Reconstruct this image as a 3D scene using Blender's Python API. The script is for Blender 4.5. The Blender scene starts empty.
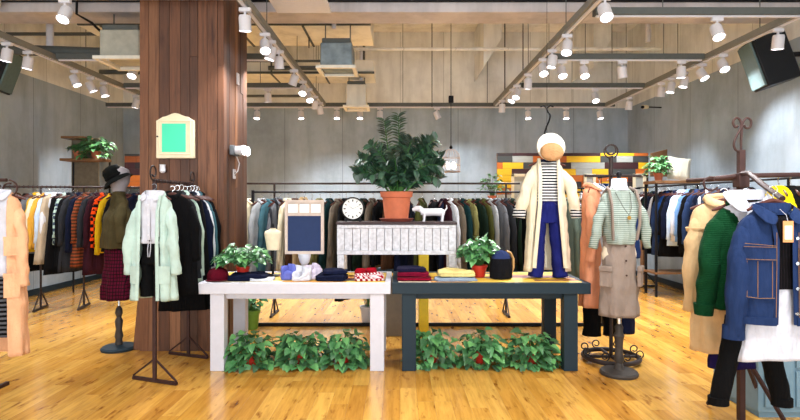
import bpy, math, random
from math import sin, cos, pi, radians as R
from mathutils import Vector, Matrix

SC = bpy.context.scene
COL = SC.collection
FPX, HY, CX, EYE = 520.0, 203.0, 400.0, 1.45

# ------------------------------------------------------------------ camera, world, light
cam_d = bpy.data.cameras.new('camera'); cam = bpy.data.objects.new('camera', cam_d); COL.objects.link(cam)
cam_d.sensor_width = 36.0; cam_d.lens = 36.0 * FPX / 800.0
cam_d.shift_y = -(210.0 - HY) / 800.0
cam_d.clip_start = 0.05; cam_d.clip_end = 60
cam.location = (0, 0, EYE); cam.rotation_euler = (R(90), 0, 0)
SC.camera = cam
SC.view_settings.view_transform = 'Standard'; SC.view_settings.look = 'None'
SC.view_settings.gamma = 1.0; SC.view_settings.use_curve_mapping = False
SC.view_settings.exposure = 0.02
W = bpy.data.worlds.new('world'); SC.world = W; W.use_nodes = True
W.node_tree.nodes['Background'].inputs[0].default_value = (0.95, 0.98, 1.0, 1)
W.node_tree.nodes['Background'].inputs[1].default_value = 0.6

def area(name, loc, rot, sx, sy, watts, color=(1, 1, 1)):
    d = bpy.data.lights.new(name, 'AREA'); d.shape = 'RECTANGLE'; d.size = sx; d.size_y = sy
    d.energy = watts; d.color = color
    o = bpy.data.objects.new(name, d); COL.objects.link(o); o.location = loc; o.rotation_euler = rot
    return o
# added fill light behind the camera, tilted up to brighten the ceiling
area('front_fill_light', (0, -2.2, 1.5), (R(128), 0, 0), 9.0, 2.4, 430, (0.95, 0.98, 1.0))
SPOT_W = 118.0
SPOT_D = bpy.data.lights.new('spot_beam', 'SPOT'); SPOT_D.energy = SPOT_W; SPOT_D.spot_size = R(100)
SPOT_D.spot_blend = 0.75; SPOT_D.shadow_soft_size = 0.05; SPOT_D.color = (0.97, 0.98, 1.0)

# ------------------------------------------------------------------ helpers
def curve(pts, k=5):
    p = [Vector(q) for q in pts]; p = [p[0]] + p + [p[-1]]; out = []
    for i in range(1, len(p) - 2):
        for j in range(k):
            t = j / k; a, b, c, d = p[i - 1], p[i], p[i + 1], p[i + 2]
            out.append(.5 * ((2 * b) + (c - a) * t + (2 * a - 5 * b + 4 * c - d) * t * t + (3 * b - a - 3 * c + d) * t ** 3))
    return out + [p[-2]]
def P(px, py, D):
    return Vector(((px - CX) * D / FPX, D, EYE - (py - HY) * D / FPX))
def PX(px, D): return (px - CX) * D / FPX
def PZ(py, D): return EYE - (py - HY) * D / FPX

class MB:
    def __init__(s): s.v = []; s.f = []; s.m = []
    def add(s, vs, fs, mi=0):
        o = len(s.v); s.v += [tuple(v) for v in vs]
        for f in fs: s.f.append(tuple(i + o for i in f)); s.m.append(mi)
        return s
    def box(s, c, d, rz=0.0, mi=0, M=None):
        hx, hy, hz = d[0] / 2, d[1] / 2, d[2] / 2
        vs = [Vector((x, y, z)) for z in (-hz, hz) for y in (-hy, hy) for x in (-hx, hx)]
        rot = M if M is not None else Matrix.Rotation(rz, 3, 'Z')
        vs = [rot @ v + Vector(c) for v in vs]
        return s.add(vs, [(0, 2, 3, 1), (4, 5, 7, 6), (0, 1, 5, 4), (2, 6, 7, 3), (0, 4, 6, 2), (1, 3, 7, 5)], mi)
    def bb(s, x0, x1, y0, y1, z0, z1, mi=0):
        return s.box(((x0 + x1) / 2, (y0 + y1) / 2, (z0 + z1) / 2), (x1 - x0, y1 - y0, z1 - z0), mi=mi)
    def bar(s, a, b, w, h, mi=0):
        a = Vector(a); b = Vector(b); d = b - a; L = d.length
        q = d.to_track_quat('Z', 'Y').to_matrix()
        return s.box((a + b) / 2, (w, h, L), M=q, mi=mi)
    def tube(s, pts, r, n=10, cap=True, mi=0, flat=1.0, wob=None):
        pts = [Vector(p) for p in pts]; k = len(pts)
        rs = r if isinstance(r, (list, tuple)) else [r] * k
        up = None; rings = []
        for i, p in enumerate(pts):
            t = (pts[min(i + 1, k - 1)] - pts[max(i - 1, 0)]).normalized()
            if up is None:
                up = Vector((0, 1, 0)) if abs(t.y) < 0.9 else Vector((1, 0, 0))
            x = up.cross(t)
            if x.length < 1e-4: x = Vector((1, 0, 0)).cross(t)
            x.normalize(); y = t.cross(x).normalized(); up = y
            ring = []
            for j in range(n):
                a = 2 * pi * j / n
                rr = rs[i] * (1 + (wob(i / (k - 1), a) if wob else 0))
                ring.append(p + x * cos(a) * rr + y * sin(a) * rr * flat)
            rings.append(ring)
        vs = [v for ring in rings for v in ring]
        fs = [(i * n + j, i * n + (j + 1) % n, (i + 1) * n + (j + 1) % n, (i + 1) * n + j) for i in range(k - 1) for j in range(n)]
        if cap:
            fs.append(tuple(range(n - 1, -1, -1))); fs.append(tuple((k - 1) * n + j for j in range(n)))
        return s.add(vs, fs, mi)
    def lathe(s, prof, n=28, c=(0, 0, 0), sy=1.0, mi=0, M=None):
        vs = []
        for r, z in prof:
            for j in range(n):
                a = 2 * pi * j / n; v = Vector((r * cos(a), r * sin(a) * sy, z))
                if M is not None: v = M @ v
                vs.append(v + Vector(c))
        k = len(prof)
        fs = [(i * n + j, i * n + (j + 1) % n, (i + 1) * n + (j + 1) % n, (i + 1) * n + j) for i in range(k - 1) for j in range(n)]
        fs.append(tuple(range(n - 1, -1, -1))); fs.append(tuple((k - 1) * n + j for j in range(n)))
        return s.add(vs, fs, mi)
    def prism(s, outline, y0, y1, mi=0):       # outline in x,z extruded along y
        n = len(outline)
        vs = [(x, y0, z) for x, z in outline] + [(x, y1, z) for x, z in outline]
        fs = [tuple(range(n)), tuple(range(2 * n - 1, n - 1, -1))]
        fs += [(j, j + n, (j + 1) % n + n, (j + 1) % n) for j in range(n)]
        return s.add(vs, fs, mi)
    def build(s, name, mats, parent=None, smooth=35, bevel=0, subsurf=0, solid=0, loc=None, rz=None):
        me = bpy.data.meshes.new(name); me.from_pydata(s.v, [], s.f)
        if not isinstance(mats, (list, tuple)): mats = [mats]
        for m in mats: me.materials.append(m)
        me.polygons.foreach_set('material_index', s.m)
        if smooth:
            me.polygons.foreach_set('use_smooth', [True] * len(s.f))
            if smooth < 180: me.set_sharp_from_angle(angle=R(smooth))
        me.update()
        o = bpy.data.objects.new(name, me); COL.objects.link(o)
        if parent is not None: o.parent = parent
        if loc is not None: o.location = loc
        if rz is not None: o.rotation_euler.z = rz
        if solid:
            m = o.modifiers.new('thickness', 'SOLIDIFY'); m.thickness = solid; m.offset = -1
        if bevel:
            m = o.modifiers.new('bevel', 'BEVEL'); m.width = bevel; m.segments = 2; m.limit_method = 'ANGLE'; m.angle_limit = R(40)
        if subsurf:
            m = o.modifiers.new('subdivision', 'SUBSURF'); m.levels = subsurf; m.render_levels = subsurf
        return o

LABELS = {}
def tag(o, label=None, cat=None, group=None, kind=None):
    if label:
        n = len(label.split()); assert 4 <= n <= 16, (n, label)
        assert label not in LABELS, label
        LABELS[label] = o.name
        o['label'] = label
    if cat: o['category'] = cat
    if group: o['group'] = group
    if kind: o['kind'] = kind
    return o
def thing(name, label, cat, loc=(0, 0, 0), rz=0.0, group=None):
    o = bpy.data.objects.new(name, None); COL.objects.link(o); o.empty_display_size = 0.05
    o.location = loc; o.rotation_euler.z = rz
    return tag(o, label, cat, group)
def kids(o): return [c for c in ALLKIDS.get(o.name, [])]
def copy_tree(o, parent=None):
    c = o.copy(); COL.objects.link(c)
    if parent is not None: c.parent = parent
    for k in ('label', 'group'):
        if k in c.keys(): del c[k]
    for ch in list(o.children): copy_tree(ch, c)
    return c

# ------------------------------------------------------------------ materials
def nt(name):
    m = bpy.data.materials.new(name); m.use_nodes = True
    t = m.node_tree; b = t.nodes['Principled BSDF']
    return m, t, b
def node(t, typ, **kw):
    n = t.nodes.new(typ)
    for k, v in kw.items(): setattr(n, k, v)
    return n
def rgba(c): return (c[0], c[1], c[2], 1)
def S(r, g, b):      # sRGB 0-255 to linear
    def f(u):
        u /= 255.0
        return u / 12.92 if u <= 0.04045 else ((u + 0.055) / 1.055) ** 2.4
    return (f(r), f(g), f(b))
def coords(t, scale=(1, 1, 1), kind='Object', rot=(0, 0, 0)):
    tc = node(t, 'ShaderNodeTexCoord'); mp = node(t, 'ShaderNodeMapping')
    mp.inputs['Scale'].default_value = scale; mp.inputs['Rotation'].default_value = rot
    t.links.new(tc.outputs[kind], mp.inputs['Vector']); return mp.outputs['Vector']
def noise(t, vec, scale, detail=4, rough=0.55):
    n = node(t, 'ShaderNodeTexNoise'); n.inputs['Scale'].default_value = scale
    n.inputs['Detail'].default_value = detail; n.inputs['Roughness'].default_value = rough
    t.links.new(vec, n.inputs['Vector']); return n.outputs['Fac']
def ramp(t, fac, stops, interp='LINEAR'):
    r = node(t, 'ShaderNodeValToRGB'); r.color_ramp.interpolation = interp
    e = r.color_ramp.elements
    while len(e) > 1: e.remove(e[-1])
    e[0].position = stops[0][0]; e[0].color = rgba(stops[0][1])
    for p, c in stops[1:]:
        x = e.new(p); x.color = rgba(c)
    t.links.new(fac, r.inputs['Fac']); return r.outputs['Color']
def mix(t, fac, a, b, mode='MIX'):
    m = node(t, 'ShaderNodeMix', data_type='RGBA', blend_type=mode)
    if isinstance(fac, (int, float)): m.inputs[0].default_value = fac
    else: t.links.new(fac, m.inputs[0])
    for v, i in ((a, 6), (b, 7)):
        if isinstance(v, tuple): m.inputs[i].default_value = rgba(v)
        else: t.links.new(v, m.inputs[i])
    return m.outputs[2]
def math_(t, op, a, b=None):
    m = node(t, 'ShaderNodeMath', operation=op)
    for v, i in ((a, 0), (b, 1)):
        if v is None: continue
        if isinstance(v, (int, float)): m.inputs[i].default_value = v
        else: t.links.new(v, m.inputs[i])
    return m.outputs[0]
def bump(t, b, h, strength=0.3, dist=0.01):
    n = node(t, 'ShaderNodeBump'); n.inputs['Strength'].default_value = strength; n.inputs['Distance'].default_value = dist
    t.links.new(h, n.inputs['Height']); t.links.new(n.outputs['Normal'], b.inputs['Normal'])
def dark(c, k): return (c[0] * k, c[1] * k, c[2] * k)
def lite(c, k): return tuple(min(1, x + (1 - x) * k) for x in c)

MC = {}
def plain(name, c, rough=0.5, metal=0.0, var=0.12, scale=18, bstr=0.08, spec=None):
    if name in MC: return MC[name]
    m, t, b = nt(name); v = coords(t)
    n = noise(t, v, scale)
    t.links.new(ramp(t, n, [(0.3, dark(c, 1 - var)), (0.7, tuple(min(1, x * (1 + var * .35)) for x in c))]), b.inputs['Base Color'])
    b.inputs['Roughness'].default_value = rough; b.inputs['Metallic'].default_value = metal
    if max(c) < .2: b.inputs['Specular IOR Level'].default_value = .22
    if bstr: bump(t, b, noise(t, v, scale * 4), bstr, 0.003)
    MC[name] = m; return m
def deep(c):
    k = .35 + .65 * (max(c) ** .8); g = sum(c) / 3
    return tuple(max(.003, (g + (x - g) * 1.12) * k) for x in c)
def cloth(name, c, kind='weave', c2=None, freq=40.0):
    c = deep(c); c2 = deep(c2) if c2 else None
    key = 'cloth_' + name
    if key in MC: return MC[key]
    m, t, b = nt(key); v = coords(t)
    n = noise(t, v, 9, 5)
    base = ramp(t, n, [(0.25, dark(c, 0.85)), (0.75, tuple(min(1, x * 1.1) for x in c))])
    sep = node(t, 'ShaderNodeSeparateXYZ'); t.links.new(v, sep.inputs[0])
    if kind == 'stripe':
        f = math_(t, 'GREATER_THAN', math_(t, 'SINE', math_(t, 'MULTIPLY', sep.outputs['Z'], freq * 2 * pi)), 0.0)
        base = mix(t, f, base, c2)
    elif kind == 'vstripe':
        f = math_(t, 'GREATER_THAN', math_(t, 'SINE', math_(t, 'MULTIPLY', sep.outputs['X'], freq * 2 * pi)), 0.6)
        base = mix(t, f, base, c2)
    elif kind in ('check', 'plaid'):
        a = math_(t, 'GREATER_THAN', math_(t, 'SINE', math_(t, 'MULTIPLY', sep.outputs['Z'], freq * 2 * pi)), 0.0 if kind == 'check' else 0.75)
        x = math_(t, 'ADD', sep.outputs['X'], sep.outputs['Y'])
        d = math_(t, 'GREATER_THAN', math_(t, 'SINE', math_(t, 'MULTIPLY', x, freq * 2 * pi)), 0.0 if kind == 'check' else 0.75)
        if kind == 'check': f = math_(t, 'ABSOLUTE', math_(t, 'SUBTRACT', a, d))
        else: f = math_(t, 'MAXIMUM', a, d)
        base = mix(t, f, base, c2)
    elif kind == 'denim':
        n2 = noise(t, coords(t, (1, 1, 0.25)), 60, 3)
        base = mix(t, math_(t, 'MULTIPLY', n2, 0.4), base, tuple(min(1, x * 1.8 + .02) for x in c))
    t.links.new(base, b.inputs['Base Color'])
    b.inputs['Roughness'].default_value = 0.92
    b.inputs['Specular IOR Level'].default_value = 0.12
    if kind == 'knit':
        w = node(t, 'ShaderNodeTexWave', wave_type='BANDS', bands_direction='Z'); w.inputs['Scale'].default_value = 30
        w.inputs['Distortion'].default_value = 3; t.links.new(v, w.inputs['Vector'])
        bump(t, b, w.outputs['Fac'], 0.5, 0.004)
    else:
        bump(t, b, noise(t, v, 26, 6, 0.6), 0.3, 0.012)
    fine = b.inputs['Normal'].links[0].from_node
    fb = node(t, 'ShaderNodeBump'); fb.inputs['Strength'].default_value = 0.9; fb.inputs['Distance'].default_value = 0.035
    t.links.new(noise(t, coords(t, (1.6, 1.6, 0.42)), 8.0, 3, 0.5), fb.inputs['Height']); t.links.new(fb.outputs['Normal'], fine.inputs['Normal'])
    MC[key] = m; return m
def emis(name, c, s):
    if name in MC: return MC[name]
    m, t, b = nt(name); b.inputs['Base Color'].default_value = rgba(c)
    b.inputs['Emission Color'].default_value = rgba(c); b.inputs['Emission Strength'].default_value = s
    MC[name] = m; return m
def islands(name, stops, rough=0.5, grain=(40, 40, 2), gstr=0.5, gdark=0.45, interp='LINEAR', bstr=0.2, knots=0.0, coat=0.0, kscale=2.2):
    m, t, b = nt(name)
    g = node(t, 'ShaderNodeNewGeometry'); rnd = g.outputs['Random Per Island']
    base = ramp(t, rnd, stops, interp)
    tc = node(t, 'ShaderNodeTexCoord')
    off = node(t, 'ShaderNodeVectorMath', operation='ADD'); t.links.new(tc.outputs['Object'], off.inputs[0])
    cmb = node(t, 'ShaderNodeCombineXYZ'); k = math_(t, 'MULTIPLY', rnd, 37.0)
    for i in range(3): t.links.new(k, cmb.inputs[i])
    t.links.new(cmb.outputs[0], off.inputs[1])
    mp = node(t, 'ShaderNodeMapping'); mp.inputs['Scale'].default_value = grain; t.links.new(off.outputs[0], mp.inputs['Vector'])
    n = noise(t, mp.outputs['Vector'], 1.0, 6, 0.65)
    col = mix(t, math_(t, 'MULTIPLY', ramp_f(t, n, 0.42, 0.7), gstr), base, mix(t, 1.0, base, (gdark, gdark * 0.85, gdark * 0.7), 'MULTIPLY'))
    if knots:
        mp2 = node(t, 'ShaderNodeMapping'); mp2.inputs['Scale'].default_value = tuple(kscale * math.copysign(max(0.22, (x / max(grain)) ** 0.5), 1) for x in grain)
        t.links.new(off.outputs[0], mp2.inputs['Vector'])
        kn = noise(t, mp2.outputs['Vector'], 2.4, 3, 0.5)
        col = mix(t, math_(t, 'MULTIPLY', ramp_f(t, kn, 0.60, 0.74), knots), col, mix(t, 1.0, col, (0.42, 0.26, 0.15), 'MULTIPLY'))
    t.links.new(col, b.inputs['Base Color']); b.inputs['Roughness'].default_value = rough
    if coat: b.inputs['Coat Weight'].default_value = coat; b.inputs['Coat Roughness'].default_value = 0.12
    bump(t, b, n, bstr, 0.004)
    return m
def ramp_f(t, fac, lo, hi):
    mr = node(t, 'ShaderNodeMapRange'); mr.inputs['From Min'].default_value = lo; mr.inputs['From Max'].default_value = hi
    t.links.new(fac, mr.inputs['Value']); return mr.outputs['Result']

def concrete(name, c, seams=True, mott=0.3, wall_seam=1.2):
    m, t, b = nt(name); v = coords(t)
    n = noise(t, v, 0.9, 8, 0.65); n2 = noise(t, coords(t, (2.5, 2.5, 0.5)), 1.6, 6, 0.6)
    base = ramp(t, n, [(0.3, dark(c, 1 - mott)), (0.5, c), (0.72, lite(c, mott * 0.5))])
    base = mix(t, math_(t, 'MULTIPLY', ramp_f(t, n2, 0.45, 0.75), 0.7), base, dark(c, 0.62))
    if seams:
        sep = node(t, 'ShaderNodeSeparateXYZ'); t.links.new(v, sep.inputs[0])
        x = math_(t, 'ADD', sep.outputs['X'], sep.outputs['Y'])
        fr = math_(t, 'FRACT', math_(t, 'DIVIDE', x, wall_seam))
        f = math_(t, 'LESS_THAN', fr, 0.012)
        base = mix(t, math_(t, 'MULTIPLY', f, 0.55), base, dark(c, 0.3))
    t.links.new(base, b.inputs['Base Color']); b.inputs['Roughness'].default_value = 0.85
    bump(t, b, noise(t, v, 6, 8, 0.7), 0.25, 0.02)
    return m

M_WALL = concrete('grey_concrete', S(166, 182, 196), mott=0.3)
M_UPPER = concrete('beige_concrete', S(240, 242, 240), mott=0.26, wall_seam=0.9)
M_CEIL = concrete('ceiling_concrete', S(242, 243, 242), seams=False, mott=0.26)
M_BEAM = concrete('beam_plaster', S(196, 190, 192), seams=False, mott=0.34)
M_DUCT = concrete('duct_cream', S(238, 234, 220), seams=False, mott=0.22)
M_FLOOR = islands('floor_laminate', [(0, S(190, 132, 52)), (0.35, S(208, 152, 64)), (0.7, S(224, 172, 82)), (1, S(198, 140, 56))],
                  rough=0.22, grain=(26, 2.4, 1), gstr=0.7, gdark=0.55, bstr=0.03, knots=1.0, coat=0.35, kscale=7.0)
M_COLUMN = islands('column_boards', [(0, S(62, 36, 22)), (0.3, S(98, 60, 38)), (0.6, S(128, 82, 52)), (0.8, S(78, 46, 30)), (1, S(148, 100, 66))],
                   rough=0.55, grain=(38, 38, 2.2), gstr=0.8, gdark=0.35, bstr=0.35, knots=0.8, kscale=5.0)
M_PALLET = islands('painted_planks', [(0, S(236, 190, 30)), (0.2, S(58, 26, 30)), (0.36, S(196, 104, 34)), (0.5, S(62, 66, 66)),
                   (0.62, S(168, 172, 168)), (0.74, S(232, 184, 20)), (0.84, S(140, 74, 34)), (0.93, S(40, 30, 32))],
                   rough=0.6, grain=(6, 6, 40), gstr=0.35, gdark=0.6, interp='CONSTANT', bstr=0.2)
M_TOPPLANK = islands('table_planks', [(0, S(238, 196, 60)), (0.25, S(120, 50, 40)), (0.4, S(214, 150, 60)), (0.55, S(226, 216, 190)),
                   (0.7, S(80, 84, 90)), (0.85, S(240, 200, 80))], rough=0.5, grain=(3, 40, 40), gstr=0.3, gdark=0.6, interp='CONSTANT', bstr=0.1)
M_WHITE = plain('white_paint', S(206, 206, 216), 0.45, var=0.06)
M_SLATE = plain('slate_paint', S(32, 48, 58), 0.5, var=0.06)
M_BLUEGREY = plain('bluegrey_paint', S(112, 142, 158), 0.5, var=0.10)
M_METAL = plain('dark_bronze', S(54, 44, 42), 0.5, 0.05, var=0.25)
M_BRONZE = plain('brown_bronze', S(64, 42, 38), 0.5, 0.05, var=0.25)
M_BLACK = plain('black_iron', S(22, 22, 26), 0.5, 0.2)
M_CHROME = plain('chrome', S(210, 212, 215), 0.2, 1.0, var=0.05, bstr=0)
M_TRACK = plain('track_grey', S(128, 128, 122), 0.55, 0.1, var=0.1)
M_TRACKD = plain('track_dark', S(92, 96, 94), 0.55, 0.1, var=0.1)
M_LAMP = plain('lamp_white', S(220, 218, 224), 0.4, var=0.05, bstr=0)
M_LENS = emis('lamp_lens', (1.0, 0.99, 1.0), 14.0)
M_HANGER = plain('hanger_wood', S(86, 46, 38), 0.4, var=0.25)
M_TERRA = plain('terracotta', S(192, 104, 70), 0.7, var=0.12)
M_REDPOT = plain('red_plastic', S(200, 48, 34), 0.35, var=0.08)
M_SOIL = plain('soil', S(48, 34, 26), 0.95, var=0.3)
M_CREAM = plain('cream_paint', S(236, 222, 188), 0.55, var=0.08)
M_DISTRESS = plain('distressed_white', S(208, 208, 214), 0.55, var=0.3, scale=30)
M_DARKTOP = plain('dark_tabletop', S(62, 48, 50), 0.45, var=0.25)
M_SHELF = plain('shelf_wood', S(132, 92, 56), 0.55, var=0.25)
M_LINEN = plain('mannequin_linen', S(220, 206, 182), 0.85, var=0.1)
M_GREYHEAD = plain('mannequin_grey', S(150, 144, 148), 0.7, var=0.1)
M_PILLAR = plain('carved_post', S(70, 64, 60), 0.5, 0.05, var=0.25)

def leafmat(name, a, b_, c, rough=0.4):
    m, t, b = nt(name); g = node(t, 'ShaderNodeNewGeometry')
    base = ramp(t, g.outputs['Random Per Island'], [(0, a), (0.5, b_), (1, c)])
    n = noise(t, coords(t), 30, 3)
    base = mix(t, math_(t, 'MULTIPLY', n, 0.3), base, lite(c, 0.25))
    t.links.new(base, b.inputs['Base Color']); b.inputs['Roughness'].default_value = rough
    try: b.inputs['Subsurface Weight'].default_value = 0.0
    except Exception: pass
    return m
M_POTHOS = leafmat('pothos_leaf', S(10, 58, 28), S(34, 112, 48), S(104, 172, 92))
M_ZZ = leafmat('zz_leaf', S(4, 38, 26), S(12, 62, 38), S(34, 96, 54), 0.3)
M_STEM = plain('green_stem', S(58, 104, 48), 0.6)

# ------------------------------------------------------------------ room shell
XL, XR, YB, YF, ZW, ZC = -5.75, 4.73, 10.8, -1.6, 3.42, 5.0
random.seed(3)
mb = MB(); pw = 0.125; x = XL
while x < XR:
    y = YF - random.random() * 1.2; x1 = min(x + pw, XR)
    while y < YB:
        y1 = min(y + 1.22, YB); y0 = max(y, YF)
        if y1 > y0: mb.add([(x + .0006, y0 + .0006, 0), (x1 - .0006, y0 + .0006, 0), (x1 - .0006, y1 - .0006, 0), (x + .0006, y1 - .0006, 0)], [(0, 1, 2, 3)])
        y += 1.22
    x = x1
mb.bb(XL - .2, XR + .2, YF, YB + .2, -.1, -.003, mi=1)
tag(mb.build('floor', [M_FLOOR, M_SHELF], smooth=0), kind='structure')

def wall(name, x0, x1, y0, y1):
    m = MB(); m.bb(x0, x1, y0, y1, 0, ZW, mi=0); m.bb(x0, x1, y0, y1, ZW, ZC, mi=1)
    tag(m.build(name, [M_WALL, M_UPPER], smooth=0), kind='structure')
wall('wall_back', XL - .2, XR + .2, YB, YB + .2)
wall('wall_left', XL - .2, XL, YF, YB)
wall('wall_right', XR, XR + .2, YF, YB)
tag(MB().bb(XL - .2, XR + .2, YF, YB + .2, ZC, ZC + .2).build('ceiling', M_CEIL, smooth=0), kind='structure')
for nm, a in (('baseboard_back', (XL, XR, YB - .02, YB)), ('baseboard_left', (XL, XL + .02, YF, YB - .02)), ('baseboard_right', (XR - .02, XR, YF, YB - .02))):
    tag(MB().bb(a[0], a[1], a[2], a[3], 0, .1).build(nm, M_SLATE, bevel=.003), kind='structure')
# cross beam and drop panels of the concrete ceiling
m = MB(); m.bb(XL, XR, 6.1, 6.5, 3.69, ZC); m.bb(XL, XR, 6.06, 6.1, 3.80, 3.86, mi=1)
tag(m.build('ceiling_beam', [M_BEAM, M_BLACK], bevel=.01), kind='structure')
m = MB()
for px in (275, 366, 455, 545, 660): m.bb(PX(px, 6) - .05, PX(px, 6) + .12, 5.2, 6.1, 3.86, 4.05)
tag(m.build('ceiling_rib', M_BEAM, bevel=.01), kind='structure')
m = MB()
for px in (508, 640):
    xx = PX(px, 8); m.prism([(xx - .12, 4.98), (xx + .22, 4.98), (xx + .22, 4.5), (xx - .12, 3.95)], 9.6, 10.79)
tag(m.build('ceiling_bracket', M_UPPER, bevel=.01), kind='structure')

# column clad in boards
def column():
    x0, x1, y0, y1 = PX(140, 5.09), PX(223.5, 5.09), 5.09, 5.86
    m = MB(); m.bb(x0 + .02, x1 - .02, y0 + .02, y1 - .02, 0, ZC, mi=1)
    random.seed(8)
    def boards(a, b, fixed, axis, sgn):
        p = a
        while p < b - .01:
            w = random.uniform(.075, .115); q = min(p + w, b)
            if b - q < .03: q = b
            zs = [0.0]
            if random.random() < .6: zs.append(random.uniform(.8, 2.9))
            zs.append(ZC)
            for z0, z1 in zip(zs, zs[1:]):
                e = random.uniform(0, .006)
                if axis == 'x': m.bb(p + .002, q - .002, min(fixed, fixed - sgn * (.02)) - (e if sgn < 0 else 0), max(fixed, fixed - sgn * .02) + (e if sgn > 0 else 0), z0 + .001, z1 - .001)
                else: m.bb(min(fixed, fixed - sgn * .02) - (e if sgn < 0 else 0), max(fixed, fixed - sgn * .02) + (e if sgn > 0 else 0), p + .002, q - .002, z0 + .001, z1 - .001)
            p = q
    boards(x0, x1, y0, 'x', -1); boards(x0, x1, y1, 'x', 1)
    boards(y0, y1, x1, 'y', 1); boards(y0, y1, x0, 'y', -1)
    o = m.build('column', [M_COLUMN, M_BLACK], smooth=0)
    tag(o, kind='structure')
    k = MB(); k.prism([(x0 - .09, 0), (x0 - .012, 0), (x0 - .012, .55), (x0 - .04, .55)], y0 + .04, y0 + .3)
    tag(k.build('trim_1', M_COLUMN, bevel=.004), kind='structure')
    return x0, x1, y0, y1
CX0, CX1, CY0, CY1 = column()

# painted plank partitions at the back
def plank_panel(name, label, x0, x1, y, z0, z1, windows=()):
    root = thing(name, label, 'wall panel', ((x0 + x1) / 2, y, 0)); xc = (x0 + x1) / 2
    m = MB(); random.seed(int(abs(x0) * 10)); h = .118; z = z0
    while z < z1 - .02:
        x = x0 - random.random() * .4
        while x < x1:
            w = random.choice((.38, .5, .62, .3)); a, b_ = max(x, x0), min(x + w, x1); x += w
            if b_ - a < .03: continue
            m.bb(a - xc + .002, b_ - xc - .002, -.02, .0, z + .002, min(z + h, z1) - .002)
        z += h
    m.build('plank_facing', M_PALLET, root, smooth=0)
    b2 = MB(); b2.bb(x0 - xc, x1 - xc, .001, .05, z0, z1)
    for px in (x0 - xc + .05, x1 - xc - .05): b2.bb(px - .04, px + .04, .0, .12, 0, z0)
    b2.build('backing_board', M_SHELF, root, bevel=.003)
    for wx0, wx1, wz0, wz1 in windows:
        f = MB()
        for a in ((wx0, wx0 + .05, wz0, wz1), (wx1 - .05, wx1, wz0, wz1), (wx0, wx1, wz1 - .05, wz1), (wx0, wx1, wz0, wz0 + .05)):
            f.bb(a[0] - xc, a[1] - xc, -.05, -.021, a[2], a[3])
        fr = f.build('window_frame', M_CREAM, root, bevel=.003)
        MB().bb(wx0 + .05 - xc, wx1 - .05 - xc, -.03, -.021, wz0 + .05, wz1 - .05).build('panel_board', plain('grey_board', S(176, 176, 168), .6), fr)
    return root
YP = 9.6
plank_panel('plank_partition', 'wide partition of multicoloured painted planks behind the rail right of the table', PX(497, YP), PX(648, YP), YP, .9, PZ(153, YP),
            windows=((PX(511, YP), PX(527, YP), 1.3, PZ(174, YP)), (PX(583, YP), PX(595, YP), 1.3, PZ(174, YP)), (PX(632, YP), PX(645, YP), 1.3, PZ(174, YP))))
plank_panel('plank_partition', 'narrow partition of painted planks seen left of the wooden column', PX(125, YP), PX(150, YP), YP, .9, PZ(154, YP))
o = MB().prism([(-.02, PZ(176, 9)), (.42, PZ(176, 9)), (.42, PZ(146, 9)), (-.02, PZ(152, 9))], 0, .03).build('wooden_board', M_SHELF, loc=(PX(652, 9.2), 9.2, 0), bevel=.004)
tag(o, 'tilted bare wooden board beside the right end of plank partition', 'board')
# ------------------------------------------------------------------ ceiling services
ZT = 3.3
def track(name, label, a, b, mat, group='lighting tracks'):
    a = Vector(a); b = Vector(b); c = (a + b) / 2; d = b - a; L = d.length
    root = thing(name, label, 'lighting track', c, math.atan2(d.y, d.x), group)
    m = MB(); m.bb(-L / 2, L / 2, -.045, .045, .005, .075); m.build('channel', mat, root, bevel=.004)
    m = MB(); m.bb(-L / 2 + .02, L / 2 - .02, -.016, .016, -.012, .004); m.build('conductor_strip', M_LAMP, root)
    n = max(2, int(L / 1.6))
    for i in range(n):
        xx = -L / 2 + L * (i + .5) / n; MB().tube([(xx, 0, .07), (xx, 0, ZC - c.z - .004)], .005, 6).build('suspension_wire', M_TRACKD, root)
    return root
XTL, XCL, XCR, XTR = -4.5, -1.46, 1.82, 3.98
track('lighting_track', 'long grey ceiling track running along the left wall', (XTL, 1.5, ZT), (XTL, 10.0, ZT), M_TRACK)
track('lighting_track', 'grey ceiling track running back just right of wooden column', (XCL, 1.5, ZT), (XCL, 9.9, ZT), M_TRACK)
track('lighting_track', 'grey ceiling track running back above right table towards hanging outfit', (XCR, 1.5, ZT), (XCR, 9.9, ZT), M_TRACK)
track('lighting_track', 'long grey ceiling track running along the right wall', (XTR, 1.5, ZT), (XTR, 10.0, ZT), M_TRACK)
track('lighting_track', 'farthest cross track spanning the whole back wall', (XL + .1, 10.02, ZT), (XR - .6, 10.02, ZT), M_TRACKD)
YA = 5.0
track('lighting_track', 'nearest cross track on the left, just in front of column top', (-5.4, YA, ZT + .12), (XCL - .07, YA, ZT + .12), M_TRACK)
track('lighting_track', 'nearest dark cross track on the right, above the speaker', (XCR + .1, 5.15, ZT), (5.0 - .35, 5.15, ZT), M_TRACKD)
for y, w in ((6.73, 'middle'), (8.37, 'second farthest')):
    track('lighting_track', f'{w} dark cross track between the two right hand tracks', (XCR + .07, y, ZT), (XTR - .06, y, ZT), M_TRACKD)
    track('lighting_track', f'{w} dark cross track left of the centre, meeting column side track', (XTL + .07, y, ZT), (XCL - .06, y, ZT), M_TRACKD)

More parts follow.
